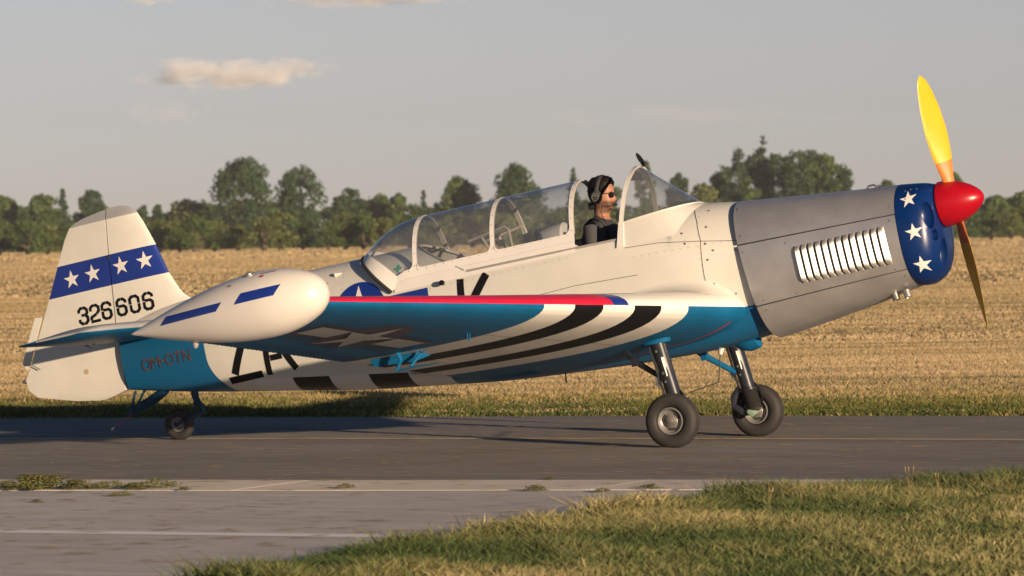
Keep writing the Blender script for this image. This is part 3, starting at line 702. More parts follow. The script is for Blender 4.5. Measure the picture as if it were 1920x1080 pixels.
# ---- nose bowl
NB = [(1.793, 1.5565, .8195, .3385), (1.82, 1.553, .810, .337), (1.86, 1.548, .810, .332), (1.90, 1.542, .820, .323), (1.94, 1.535, .842, .309), (1.97, 1.528, .870, .292), (1.995, 1.52, .915, .268), (2.012, 1.514, .96, .243), (2.026, 1.508, 1.01, .215), (2.036, 1.502, 1.07, .185), (2.042, 1.49, 1.13, .15)]
mb = MB(); rows = []
for x, zt, zb, w in NB:
    hs = half_section(zt, zb, w, (zt+zb)/2, 2.45, 2.5, None, 16); rows.append([(x, y, z) for y, z in hs]+[(x, -y, z) for y, z in hs[-2:0:-1]])
mb.grid(rows, closed=True); mb.fan(rows[-1]); mb.fan(rows[0])
bowl = mb.build('nose_bowl', [M['bowl'], M['inner']], plane)
def cutter(c, r):
    b = MB(); b.lathe((c[0]-r[0], c[1], c[2]), (1, 0, 0), [(r[0]*(1-math.cos(t)), max(1e-7, math.sin(t))) for t in np.linspace(0, math.pi, 13)], 28)
    b.v = [(x, c[1]+(y-c[1])*r[1], c[2]+(z-c[2])*r[2]) for x, y, z in b.v]; return b.build('cut', M['bowl'], plane)
cuts = [cutter(c, r) for c, r in (((2.005, -.240, 1.285), (.07, .050, .10)), ((2.015, -.212, 1.140), (.055, .038, .042)), ((2.02, -.09, 1.0), (.075, .065, .115)), ((2.005, .232, 1.285), (.05, .042, .088)))]
for c in cuts:
    md = bowl.modifiers.new('b', 'BOOLEAN'); md.operation = 'DIFFERENCE'; md.object = c; md.solver = 'EXACT'
modded(bowl)
for c in cuts: bpy.data.objects.remove(c)
bowl.data.polygons.foreach_set('use_smooth', [True]*len(bowl.data.polygons)); bowl.data.set_sharp_from_angle(angle=R(35))
bb = mb.bvh()
for cx_, cz_, r_, a in ((1.893, 1.424, .062, .12), (1.905, 1.185, .064, .05), (1.905, .948, .064, .0)):
    decal('star', star(cx_, cz_, r_, math.pi/2+a), bb, M['star'], bowl, off=.002, size=.03)
mb = MB()
for x, z in ((1.865, 1.49), (1.90, 1.495), (1.94, 1.492), (1.87, 1.43)):
    p, nr, _, _ = bb.ray_cast(Vector((x, -9, z)), Vector((0, 1, 0))); mb.lathe(p, nr, [(-.002, .007), (.003, .006), (.0035, .0001)], 8)
mb.build('bowl_screws', M['steel'], bowl)['kind'] = 'stuff'

# ---- spinner and propeller
AX = 1.353
mb = MB(); mb.lathe((2.053, 0, AX), (1, 0, 0), [(.0, .02), (0, .166)]+[(.315*u, .166*max(.0005, (1-u**1.85))**.62) for u in np.linspace(.02, 1, 26)], 48)
spin = mb.build('spinner', M['red'], plane)
mb = MB(); mb.lathe((2.030, 0, AX), (1, 0, 0), [(0, .05), (0, .155), (.018, .155), (.018, .05)], 32); mb.build('spinner_backplate', M['inner'], spin)
bd = Vector((0, -.205, .90)).normalized()
for sgn in (1, -1):
    rad = bd*sgn; tang = Vector((1, 0, 0)).cross(rad)
    mb = MB(); rows = []; st = np.linspace(.10, .945, 26)
    for r_ in st:
        u = (r_-.10)/(.845); ch = float(np.interp(u, [0, .12, .3, .5, .7, .85, .94, .985, 1], [.075, .10, .158, .195, .185, .145, .10, .05, .008])); tw = R(lerp(58, 24, u**.7)); th = lerp(.045, .008, u**.6)
        cdir = tang*math.cos(tw)-Vector((1, 0, 0))*math.sin(tw); nd = rad.cross(cdir).normalized(); c0 = Vector((2.135, 0, AX))+rad*r_-cdir*ch*.05
        rows.append([c0+cdir*ch*(.5*math.cos(q))+nd*th*.5*math.sin(q)*(1 if math.sin(q) > 0 else .35) for q in np.linspace(0, 2*math.pi, 17)[:-1]])
    mb.grid(rows, mi=lambda i, j: 1 if i < 6 else 0, closed=True); mb.fan(rows[-1]); mb.build('propeller_blade', [M['yellow'], M['orange']], spin)

# ---- windscreen
def spow(v, p): return math.copysign(abs(v)**p, v)
A0 = math.asin(.15/.56)
def uarch(a, w, zt): return (-w*math.cos(a), 1.55+(zt-1.55)*math.sin(a))
AA = np.linspace(A0, math.pi-A0, 49)
def tt(a): return (a-A0)/(math.pi-2*A0)*math.pi
def ws_arch(a, off=0.0, dx=0.0):
    y, z = uarch(a, .372+off, 2.112+off); return Vector((-.300+(z-1.55)*.195+dx, y, z))
def ws_base(a):
    t = tt(a); s = max(0, math.sin(t)); y = -.358*spow(math.cos(t), .87); return Vector((-.268+.498*s**.95, y, 1.70+.049*s))
def fus_y(x, z):
    q = fpar(x); k = min(1, max(0, (z-q['zm'])/(q['zt']-q['zm']))); return q['w']*max(0, 1-k**2.0)**(1/2.0)
def ws_skirt_row(a, n=11):
    b = ws_base(a); t = tt(a); s = max(0, math.sin(t)); sg = -1 if a < math.pi/2 else 1
    x2 = -.268+.60*s**.75; q = fpar(x2); k = max(0, (s-.55)/.45); psi = math.pi/2*(k**1.3)
    z0 = 1.525; y0 = fus_y(x2, z0); t0 = math.asin(min(1, max(0, (z0-q['zm'])/(q['zt']-q['zm'])))); ang = lerp(t0, math.pi/2, psi/(math.pi/2))
    p2 = Vector((x2, sg*(q['w']*math.cos(ang)+.003), q['zm']+(q['zt']-q['zm'])*math.sin(ang)+.003))
    p1 = Vector((lerp(b.x, p2.x, .45), lerp(b.y, p2.y, .62), lerp(b.z, p2.z, .45)))
    return [b*(1-u)**2+p1*2*u*(1-u)+p2*u*u for u in np.linspace(0, 1, n)]
ws = empty('windscreen'); ws.parent = plane
mb = MB(); mb.grid([[ws_arch(a).lerp(ws_base(a), s) for a in AA] for s in np.linspace(0, 1, 9)]); mb.build('windscreen_glass', M['glass'], ws)
mb = MB(); mb.grid([ws_skirt_row(a) for a in AA]); mb.build('windscreen_skirt', M['cream'], ws)
def arch_band(curve, hw, t0=.004, t1=-.012):
    """closed box-section band following curve(a, off, dx)"""
    mb = MB(); rows = [[curve(a, t0, -hw), curve(a, t0, hw), curve(a, t1, hw), curve(a, t1, -hw)] for a in AA]
    mb.grid(rows, mi=lambda i, j: 0 if j in (0, 3) else 1, closed=True); return mb
arch_band(ws_arch, .017).build('windscreen_arch', [M['white'], M['trim']], ws, sharp=30)
mb = MB(); mb.tube([ws_base(a) for a in AA], .007, 8); mb.build('windscreen_bead', M['cream'], ws)
# arch side posts down to the sill
for sgn in (-1, 1):
    mb = MB(); mb.add([(-.289, sgn*.362, 1.71), (-.250, sgn*.362, 1.71), (-.262, sgn*.419, 1.525), (-.318, sgn*.419, 1.525)]+[(-.289, sgn*.348, 1.71), (-.250, sgn*.348, 1.71), (-.262, sgn*.404, 1.525), (-.318, sgn*.404, 1.525)], [(0, 1, 2, 3), (4, 5, 6, 7), (0, 1, 5, 4), (1, 2, 6, 5), (2, 3, 7, 6), (3, 0, 4, 7)]); mb.build('windscreen_post', M['white'], ws, smooth=False)
# mirror on top and camera under the arch
mb = MB(); mb.lathe((-.168, .02, 2.165), (1, -.75, .15), [(-.006, .001), (-.004, .05), (.004, .05), (.006, .001)], 20)
mb.v = [(-.175+(x+.168)*.42+(z-2.165)*-.42, .02+(y-.02)*.45, 2.158+(z-2.165)*1.1) for x, y, z in mb.v]
mb.tube([(-.15, 0, 2.10), (-.15, .01, 2.135)], .008, 8); mb.build('rear_view_mirror', M['black'], ws)
mb = MB(); mb.box((-.215, -.02, 2.035), (.075, .045, .04)); mb.lathe((-.25, -.02, 2.035), (-1, 0, 0), [(0, .02), (.02, .02), (.02, .001)], 14); mb.box((-.215, -.02, 2.075), (.03, .02, .05)); mb.build('dash_camera', M['inner'], ws, smooth=False)
# dark coaming on the deck under the glass, and the instrument panel
mb = MB(); rows = []
for x in np.linspace(.04, .185, 6):
    q = fpar(x); w = lerp(.25, .11, (x-.04)/.145); rows.append([(x, y, q['zm']+(q['zt']-q['zm'])*(1-(abs(y)/q['w'])**2.0)**(1/2.0)+.012+.02*(1-(y/w)**2)) for y in np.linspace(-w, w, 13)])
mb.grid(rows); mb.build('coaming_pad', M['inner'], plane)
q = fpar(.09); hs = half_section(q['zt']-.004, q['zb'], q['w']-.008, q['zm'], 2.0, 2.7)
mb = MB(); mb.add([(.09, y, z) for y, z in hs]+[(.09, -y, z) for y, z in hs[-2:0:-1]], [tuple(range(len(hs)*2-2))]); mb.build('instrument_panel', M['inner'], plane, smooth=False)

# ---- sliding canopy
cano = empty('canopy'); cano.parent = plane
def cw(x): return float(np.interp(x, [-2.0, -1.32, -.66], [.348, .362, .372]))
def cy(x): return cw(x)*math.cos(A0)
def can(x): return lambda a, off=0.0, dx=0.0: Vector((x+dx, *uarch(a, cw(x)+off, 2.108+off)))
for x in (-.665, -1.32, -1.972): arch_band(can(x), .017).build('canopy_arch', [M['white'], M['trim']], cano, sharp=30)
for x0, x1 in ((-.665, -1.32), (-1.32, -1.972)):
    mb = MB(); mb.grid([[can(x)(a) for a in AA] for x in np.linspace(x0, x1, 9)]); mb.build('glass_pane', M['glass'], cano)
def tail_pt(a, s):
    p0 = can(-1.972)(a); t_ = tt(a); sn = max(0, math.sin(t_))**.9
    z2 = 1.575+.328*sn; p2 = Vector((-2.185-.305*sn, -.362*spow(math.cos(t_), .9), z2))
    p1 = Vector((lerp(-2.08, -2.27, sn), p0.y*1.01, lerp(1.64, 2.112, sn)))
    return p0*(1-s)**2+p1*2*s*(1-s)+p2*s*s
scut = lambda a: lerp(.55, .93, max(0, math.sin(tt(a)))**.8)
mb = MB(); mb.grid([[tail_pt(a, scut(a)*k/12) for a in AA] for k in range(13)]); mb.build('glass_pane', M['glass'], cano)
mb = MB(); mb.grid([[tail_pt(a, lerp(scut(a), 1, k/5)) for a in AA] for k in range(6)]); mb.build('canopy_tail_frame', M['white'], cano)
mb = MB(); mb.tube([tail_pt(a, 1.0)+Vector((-.006, 0, -.006)) for a in AA], .014, 8); mb.build('rubber_seal', M['rubber'], cano)
for sgn in (-1, 1):
    mb = MB(); rows = []
    for x in np.linspace(-2.165, -.648, 30):
        w = cy(x); e = max(0, (-2.06-x)/.1); q = fpar(x)
        zb_ = 1.562; yb = max(w+.012, q['w']*(1-max(0, (zb_-q['zm'])/(q['zt']-q['zm']))**2.0)**(1/2.0)+.006)
        ztop = 1.708-.04*e
        rows.append([(x, sgn*(yb-.012), zb_), (x, sgn*yb, zb_), (x, sgn*lerp(yb, w+.006, .55)+sgn*.001, lerp(zb_, ztop, .55)), (x, sgn*lerp(yb, w+.006, .57)+sgn*-.002, lerp(zb_, ztop, .57)), (x, sgn*(w+.006), ztop), (x, sgn*(w-.010), ztop)])
    mb.grid(rows); mb.build('canopy_rail', M['white'], cano, sharp=25)
    # rounded window corners (gussets)
    for x, dx in ((-.665, -1), (-1.32, 1), (-1.32, -1), (-1.972, 1), (-1.972, -1)):
        mb = MB(); r_ = .052; w = cy(x)+.0075; xx = x+dx*.016
        arc = [(xx+dx*(r_-r_*math.cos(t)), sgn*(w-.18*(r_-r_*math.sin(t))), 1.705+r_-r_*math.sin(t)) for t in np.linspace(0, math.pi/2, 7)]
        mb.fan_pts = None; mb.add([(xx, sgn*w, 1.702)]+arc, [(0, k, k+1) for k in range(1, 7)]); mb.build('corner_gusset', M['white'], cano, smooth=False)
# rivets along the frames
mb = MB()
for x in (-.665, -1.32, -1.972):
    for a in np.linspace(A0+.05, math.pi-A0-.05, 15): c = can(x)(a, .004); mb.box(c, (.006, .006, .006))
for x in np.linspace(-2.1, -.7, 20): mb.box((x, -(cy(x)+.008), 1.695), (.007, .004, .007))
mb.build('rivets', M['steel'], cano, smooth=False)['kind'] = 'stuff'
mb = MB(); mb.lathe((-1.745, -.39, 1.553), (0, -1, 0), [(0, .012), (.02, .012), (.022, .02), (.04, .02), (.042, .001)], 16); mb.build('canopy_knob', M['black'], cano)
# green first-aid cross on the turtle deck, seen through the tail glass
decal('first_aid_disc', disc(-2.137, 1.735, .045, 24), fbvh, M['star'], fuselage, size=.03)
decal('first_aid_cross', rect(-2.167, 1.724, -2.107, 1.746)+rect(-2.148, 1.705, -2.126, 1.765), fbvh, M['green'], fuselage, off=.006, size=.03)

# ---- cockpit fittings
def rounded_slab(name, c, d, r, mt, parent, rotx=0):
    o = MB(); o.box((0, 0, 0), d); ob = o.build(name, mt, parent, smooth=False)
    b = ob.modifiers.new('b', 'BEVEL'); b.width = r; b.segments = 4; modded(ob)
    ob.data.polygons.foreach_set('use_smooth', [True]*len(ob.data.polygons)); ob.location = c; ob.rotation_euler = (0, rotx, 0); return ob
for x in (-.80, -1.72):
    st = empty('seat'); st.parent = plane
    rounded_slab('seat_back', (x, 0, 1.32), (.09, .42, .62), .04, M['seat'], st, R(-12)); rounded_slab('seat_cushion', (x+.22, 0, 1.06), (.42, .42, .09), .03, M['seat'], st)
mb = MB(); mb.lathe((-1.06, 0, 1.69), (1, 0, .03), [(0, .02), (0, .115), (.03, .13), (.20, .135), (.215, .12), (.215, .01)], 24); mb.build('headrest_fairing', M['seat'], plane)
mb = MB(); mb.lathe((-1.075, 0, 1.69), (1, 0, .03), [(0, .02), (0, .137), (.02, .139), (.02, .1)], 24); mb.build('headrest_rim', M['inner'], plane)
mb = MB(); mb.box((-1.06, 0, 1.36), (.02, .76, .46)); mb.build('cockpit_bulkhead', M['inner'], plane, smooth=False)
for y in (-.10, .22):
    mb = MB(); mb.tube([(-1.62, y, 1.835), (-1.30, y, 1.885), (-1.275, y, 1.86), (-1.26, y, 1.62)], .011, 8); mb.tube([(-1.50, y, 1.85), (-1.44, y, 1.70), (-1.43, y, 1.6)], .010, 8); mb.build('rear_screen_frame', M['trim'], plane)
mb = MB(); mb.grid([[(x, y, fpar(x)['zb']+.10) for y in np.linspace(-.3, .3, 5)] for x in np.linspace(-2.2, .4, 10)]); mb.build('cockpit_floor', M['inner'], plane)
mb = MB(); mb.tube([(-.30, 0, .86), (-.36, 0, 1.22)], .012, 8); mb.tube([(-.36, 0, 1.20), (-.365, 0, 1.32)], .018, 10); mb.build('control_stick', M['inner'], plane)
mb = MB(); mb.tube([(-.585, .02, 1.70), (-.60, .02, 1.82), (-.58, .0, 1.90)], .022, 8); mb.box((-.60, .0, 1.90), (.07, .06, .05)); mb.box((-.57, -.03, 1.80), (.025, .02, .11)); mb.build('shoulder_harness_reel', M['inner'], plane)
mb = MB(); mb.tube([(-.70, -.30, 1.62), (-.60, -.32, 1.56)], .012, 8); mb.lathe((-.60, -.32, 1.56), (1, -.2, -.5), [(0, .015), (.02, .015), (.022, .001)], 10, mi=1); mb.build('side_lever', [M['star'], M['red']], plane)

# ---- wings
def naca(u, t, mcam=.02, p=.4):
    yt = 5*t*(.2969*math.sqrt(u)-.126*u-.3516*u*u+.2843*u**3-.1015*u**4)
    yc = mcam/p**2*(2*p*u-u*u) if u < p else mcam/(1-p)**2*((1-2*p)+2*p*u-u*u)
    return yc, yt
INC = R(3.5)
def wpar(y):
    y = abs(y); xl = .498-(y-.5)*(1.001/4.65); zl = .927+(y-.5)*(.332/4.65)
    xt = lerp(-1.605, -1.480, (y-.5)/4.65); return xl, zl, xl-xt, lerp(.175, .125, (y-.5)/4.65)
def wpt(y, u, upper):
    xl, zl, c, t = wpar(y); yc, yt = naca(u, t); d = yc+(yt if upper else -yt)
    return (xl-u*c*math.cos(INC)+d*c*math.sin(INC)*-1*-1*0, y, zl-u*c*math.sin(INC)+d*c)
HU = .765
US = [HU*(1-math.cos(math.pi/2*k/16)) for k in range(17)]; US = sorted(set(US+[.012, .035, .10]))
ysp = sorted(set([.30, .42, .5, .62, .8, 1.03, 1.36, 1.68, 1.75, 1.93, 2.05, 2.38, 2.73]+list(np.linspace(3.0, 5.15, 8).round(3))))
def lower_mat(y0):
    for a, b, k in ((0, 1.03, 0), (1.03, 1.36, 1), (1.36, 1.68, 2), (1.68, 2.05, 1), (2.05, 2.38, 2), (2.38, 2.73, 1), (2.73, 9, 0)):
        if a-1e-6 <= y0 < b-1e-6: return k
def build_wing(sgn):
    mb = MB(); rows = []
    for y in ysp: rows.append([wpt(sgn*y, u, False) for u in US[::-1]]+[wpt(sgn*y, u, True) for u in US[1:]])
    nl = len(US)-1
    def mi(i, j):
        y0 = ysp[i]
        if j < nl: return lower_mat(y0)
        u = US[j-nl]
        if u < .09:
            if y0 >= 1.93-1e-6: return 3
            if y0 >= 1.75-1e-6: return 4
            return 1
        return lower_mat(y0) if 1.03 <= y0 < 2.73 else 1
    mb.grid(rows, mi, closed=True); mb.fan(rows[-1], mi=0)
    w = mb.build('wing', [M['blue'], M['white'], M['black'], M['lered'], M['navy']], plane, sharp=50)
    return w, mb.bvh()
wings = {}
for sgn in (-1, 1):
    w, wb = build_wing(sgn); wings[sgn] = (w, wb)
    # flap and aileron
    fl = MB(); ys = [.55, 1.03, 1.36, 1.68, 2.05, 2.38, 2.715]; uu = np.linspace(HU+.006, 1, 7)
    fl.grid([[wpt(sgn*y, u, False) for u in uu[::-1]]+[wpt(sgn*y, u, True) for u in uu] for y in ys], mi=lambda i, j: lower_mat(ys[i]) if j < 7 else 1, closed=True)
    fl.build('flap', [M['blue'], M['white'], M['black']], w)
    al = MB(); n = 150; rows = []
    for k in range(n+1):
        y = lerp(2.755, 5.12, k/n); rib = .0035*max(0, math.sin(2*math.pi*k/4))
        lo_ = [wpt(sgn*y, u, False) for u in uu[::-1]]; lo_ = [(x, yy, z-rib*min(1, (len(lo_)-1-i)*.5+.2)) for i, (x, yy, z) in enumerate(lo_)]
        rows.append(lo_+[wpt(sgn*y, u, True) for u in uu])
    al.grid(rows, mi=lambda i, j: 0 if j < 7 else 1, closed=True); al.fan(rows[0]); al.fan(rows[-1]); al.build('aileron', [M['blue'], M['white']], w)
w, wb = wings[-1]
# star and bar under the starboard wing
ic, iy = -.90, -3.76
def wing_decal(name, polys, mt, off, size=.06): return decal(name, [[(a, b) for a, b in q] for q in polys], wb, mt, w, 'z-', off, size)
wing_decal('wing_insignia_disc', disc(ic, iy, .36, 44)+rect(ic-.13, iy-.82, ic+.16, iy-.30)+rect(ic-.13, iy+.30, ic+.16, iy+.82), M['dpurple'], .002)
wing_decal('wing_insignia_star', star(ic, iy, .335, 0)+rect(ic-.085, iy-.765, ic+.115, iy-.335)+rect(ic-.085, iy+.335, ic+.115, iy+.765), M['greywing'], .006)
for y in (3.30, 3.72, 4.34):
    wing_decal('rib_seam', [[(wpar(y)[0]-.05, -y), (wpar(y)[0]-.05, -y-.006), (wpar(y)[0]-.75*wpar(y)[2], -y-.006), (wpar(y)[0]-.75*wpar(y)[2], -y)]], M['seam'], .002, .08)
for u_ in (.30,):
    pol = []; yy = np.linspace(.75, 5.05, 24)
    for a, b_ in zip(yy[:-1], yy[1:]):
        xa = wpar(a)[0]-u_*wpar(a)[2]; xb = wpar(b_)[0]-u_*wpar(b_)[2]; pol.append([(xa, -a), (xa-.005, -a), (xb-.005, -b_), (xb, -b_)])
    wing_decal('spar_seam', pol, M['seam'], .0018, .3)
wing_decal('red_root_line', [[(.44, -.412), (.44, -.426), (-.60, -.426), (-.60, -.412)]], M['lered'], .003, .05)
# wing root fillet
for sgn in (-1, 1):
    mb = MB(); rows = []
    for k in range(9):
        t = k/8; ph = t*math.pi/2; row = []
        for u in np.linspace(0, 1, 22):
            y1 = .50+.10*(1-u*.3); pz = wpt(sgn*y1, u*.98, True); q = fpar(min(.6, pz[0])); zt_ = pz[2]+.085*(1-.4*u)
            kk = (q['zm']-zt_)/(q['zm']-q['zb']) if zt_ < q['zm'] else 0; yf = q['w']*(1-max(0, kk)**2.7)**(1/2.7)+.002
            y_ = lerp(y1, yf, math.sin(ph)); z_ = lerp(pz[2], zt_, 1-math.cos(ph)); row.append((pz[0]+(.02*t if u == 0 else 0), sgn*y_, z_+.002))
        rows.append(row)
    mb.grid(rows); mb.build('wing_root_fillet', M['cream'], plane)
# aileron mass balance and gap fairing, tie-down ring
mb = MB(); hx, _, hz_ = wpt(-2.72, .74, False)
mb.tube([(hx, -2.72, hz_+.02), (hx+.02, -2.72, hz_-.05), (hx-.03, -2.72, hz_-.12)], [.03, .022, .016], 10, flat=.5); mb.tube([(hx-.03, -2.72, hz_-.12), (hx+.12, -2.72, hz_-.115), (hx+.30, -2.72, hz_-.125)], [.014, .012, .006], 8, flat=.5)
mb.tube([(hx+.08, -2.72, hz_-.11), (hx+.16, -2.62, hz_)], .010, 8); mb.build('aileron_balance', M['blue'], w)
mb = MB(); a = Vector(wpt(-2.60, .70, False)); b_ = Vector(wpt(-2.60, .90, False)); c_ = Vector(wpt(-2.35, .70, False))
mb.add([a, b_+Vector((0, 0, -.05)), b_+Vector((0, -.05, 0)), c_, a+Vector((0, 0, -.06))], [(0, 2, 1, 4), (0, 4, 3), (4, 1, 3), (1, 2, 3)]); mb.build('hinge_fairing', M['blue'], w, smooth=False)
tx, _, tz = wpt(-2.95, .30, False); mb = MB(); mb.tube([(tx, -2.95+.022*math.cos(t), tz-.02+.028*math.sin(t)) for t in np.linspace(0, 2*math.pi, 17)], .004, 6); mb.build('tie_down_ring', M['blue'], w)

# ---- tip tanks
TP = [(0, .001), (.006, .045), (.02, .08), (.05, .122), (.10, .160), (.16, .189), (.22, .206), (.28, .213), (.35, .212), (.43, .204), (.5, .192), (.58, .172), (.66, .146), (.74, .117), (.82, .085), (.90, .050), (.96, .022), (.99, .008), (1, .001)]
tpu, tpr = [a for a, _ in TP], [b for _, b in TP]
for sgn in (-1, 1):
    mb = MB(); mb.lathe((-.312, sgn*5.33, 1.293), (-1, 0, 0), [(1.432*u, max(.001, hermite(tpu, tpr, u))) for u in sorted(set(tpu+list(np.linspace(0, 1, 46))))], 48)
    tk = mb.build('tip_tank', M['tank'], plane)
    if sgn == -1:
        tbv = mb.bvh()
        for x0, x1, z0, z1 in ((-1.46, -.965, 1.298, 1.352), (-.855, -.545, 1.318, 1.384)):
            decal('tank_stripe', [[(x0-.02, z0), (x1-.05, z0+.004), (x1, z1), (x0+.035, z1-.004)]], tbv, M['navy'], tk, off=.002, size=.04)
        p = Vector((-.80, 5.33*-1, 1.293))+Vector((0, -.07, .197)); mb = MB(); mb.lathe(p, (0, -.34, .94), [(-.01, .035), (.006, .035), (.008, .025), (.016, .022), (.018, .001)], 20); mb.build('filler_cap', M['bare'], tk)
        decal('tank_label', rect(-.70, 1.455, -.672, 1.466), tbv, M['red'], tk, off=.003); decal('tank_stencil', rect(-.94, 1.445, -.90, 1.449)+rect(-.93, 1.437, -.90, 1.441)+rect(-.70, 1.475, -.60, 1.480), tbv, M['dull'], tk, off=.003)
        mb = MB(); mb.lathe((-1.30, -5.33, 1.14), (-.3, 0, -1), [(-.03, .024), (0, .020), (.016, .015), (.026, .006), (.027, .001)], 16); mb.build('tank_drain', M['grey'], tk)

# ---- tail surfaces
def vane(rows_z, xle, xte, t, name, mats, mfun, parent, blunt=False):
    mb = MB(); rows = []
    for z in rows_z:
        a, b = xle(z), xte(z); c = a-b; row = []; N_ = 12
        th = t*min(1, max(.02, c/.4))*(.35 if z > 2.66 else 1)
        us = [1-math.cos(math.pi/2*k/N_) for k in range(N_+1)]
        prof = (lambda u: th*.5*(1-u)**.8) if blunt else (lambda u: th*.5*(2.2*math.sqrt(max(0, u))*(1-u*.55)) if u < 1 else th*.42)
        row = [(a-u*c, prof(u)+.0015, z) for u in us]+[(a-u*c, -prof(u)-.0015, z) for u in us[::-1]]
        rows.append(row)
    mb.grid(rows, lambda i, j: mfun((rows_z[i]+rows_z[i+1])/2), closed=True); mb.fan(rows[-1], mi=mfun(rows_z[-1])); mb.fan(rows[0], mi=mfun(rows_z[0]))
    o = mb.build(name, mats, parent, sharp=45); return o, mb.bvh()
hinge = lambda z: lerp(-4.722, -4.633, (z-1.70)/1.01)
fle = lambda z: float(np.interp(z, [1.80, 1.90, 1.927, 1.98, 2.112, 2.371, 2.60, 2.66, 2.70, 2.717], [-3.92, -4.05, -4.088, -4.125, -4.188, -4.263, -4.348, -4.385, -4.44, -4.52]))
BAND = lambda z: 1 if 2.122 < z < 2.358 else (2 if z > 2.632 else 0)
zr = sorted([1.80, 1.86, 1.90, 1.93, 1.98, 2.05, 2.122, 2.2, 2.28, 2.358, 2.45, 2.55, 2.632, 2.66, 2.685, 2.70, 2.71, 2.717])
fin, finb = vane(zr, fle, lambda z: hinge(z)+.004, .075, 'fin', [M['cream'], M['navy'], M['grey']], BAND, plane)
rte = lambda z: float(np.interp(z, [1.262, 1.30, 1.39, 1.46, 1.539, 1.62, 1.999, 2.102, 2.342, 2.621, 2.66, 2.69, 2.708], [-4.98, -5.20, -5.53, -5.60, -5.612, -5.555, -5.345, -5.285, -5.157, -5.005, -4.93, -4.82, -4.66]))
rle = lambda z: float(np.interp(z, [1.262, 1.294, 1.615, 1.70, 2.70], [-4.93, -4.735, -4.712, -4.724, -4.640]))
zr = sorted([1.264, 1.28, 1.30, 1.35, 1.39, 1.43, 1.46, 1.50, 1.54, 1.58, 1.62, 1.70, 1.8, 1.9, 2.0, 2.122, 2.2, 2.28, 2.358, 2.45, 2.55, 2.632, 2.66, 2.685, 2.70, 2.708])
rud, rudb = vane(zr, rle, rte, .062, 'rudder', [M['cream'], M['navy'], M['grey']], BAND, plane, blunt=True)
mb = MB(); mb.add([(-5.366, -.004, 2.0), (-5.432, -.003, 2.005), (-5.613, -.003, 1.675), (-5.582, -.004, 1.612), (-5.56, -.004, 1.63)]+[(-5.366, .004, 2.0), (-5.432, .003, 2.005), (-5.613, .003, 1.675), (-5.582, .004, 1.612), (-5.56, .004, 1.63)], [(0, 1, 2, 3, 4), (5, 6, 7, 8, 9), (0, 1, 6, 5), (1, 2, 7, 6), (2, 3, 8, 7), (3, 4, 9, 8), (4, 0, 5, 9)]); mb.build('trim_tab', M['cream'], rud, smooth=False)
mb = MB(); mb.tube([(-5.45, -.03, 1.60), (-5.53, -.025, 1.655), (-5.585, -.02, 1.66)], .004, 6); mb.build('tab_pushrod', M['steel'], rud)
mb = MB(); mb.lathe((-5.60, 0, 1.535), (-1, 0, 0), [(0, .018), (.02, .018), (.035, .010), (.04, .001)], 12, mi=0); mb.build('tail_light', M['bare'], rud)
mb = MB(); mb.box((-5.12, 0, 2.42), (.05, .03, .12)); mb.build('rudder_beacon', M['inner'], rud, smooth=False); bpy.data.objects.remove(bpy.data.objects['rudder_beacon'])
for sx, sz, par, bv in ((-5.035, 2.236, rud, rudb), (-4.838, 2.243, rud, rudb), (-4.572, 2.252, fin, finb), (-4.36, 2.252, fin, finb)):
    decal('star', star(sx, sz, .075, math.pi/2+.02), bv, M['star'], par, off=.0025, size=.05)
DIG = {'3': [[(.02, .74), (.02, .86), (.27, 1), (.42, 1)], [(.58, 1), (.73, 1), (.98, .86), (.98, .66), (.80, .54), (.72, .54)], [(.36, .54), (.55, .54)], [(.80, .50), (.98, .38), (.98, .14), (.73, 0), (.58, 0)], [(.42, 0), (.27, 0), (.02, .14), (.02, .28)]],
       '2': [[(.02, .70), (.02, .86), (.27, 1), (.42, 1)], [(.58, 1), (.73, 1), (.98, .86), (.98, .62), (.75, .48)], [(.62, .42), (.05, .28), (.02, .14)], [(0, 0), (1, 0)]],
       '6': [[(.98, .76), (.98, .86), (.73, 1), (.58, 1)], [(.42, 1), (.27, 1), (.02, .86), (.02, .58)], [(.02, .46), (.02, .14), (.27, 0), (.42, 0)], [(.58, 0), (.73, 0), (.98, .14), (.98, .42), (.73, .56), (.58, .56)], [(.2, .56), (.44, .56)]],
       '0': [[(.02, .46), (.02, .14), (.27, 0), (.42, 0)], [(.58, 0), (.73, 0), (.98, .14), (.98, .46)], [(.98, .56), (.98, .86), (.73, 1), (.58, 1)], [(.42, 1), (.27, 1), (.02, .86), (.02, .56)]]}
for ch, xx, par, bv in (('3', -5.035, rud, rudb), ('2', -4.928, rud, rudb), ('6', -4.820, rud, rudb), ('6', -4.678, fin, finb), ('0', -4.560, fin, finb), ('6', -4.440, fin, finb)):
    pol = []
    for st in DIG[ch]: pol += stroke([(xx+.01+px_*.078, 1.876+pz_*.122) for px_, pz_ in st], .023)
    decal('serial_digit', pol, bv, M['black'], par, off=.0025, size=.08)
decal('inspection_disc', disc(-5.05, 1.505, .020, 18), rudb, mat('faded_tan_disc', (.42, .31, .16), .6), rud)
mb = MB(); mb.box((-4.70, -.022, 1.56), (.03, .02, .07)); mb.box((-4.70, -.03, 1.53), (.02, .03, .02)); mb.build('rudder_hinge', M['steel'], plane, smooth=False)
mb = MB(); mb.box((-4.668, -.034, 2.33), (.012, .012, .035)); mb.build('hinge_bracket', M['inner'], fin, smooth=False)
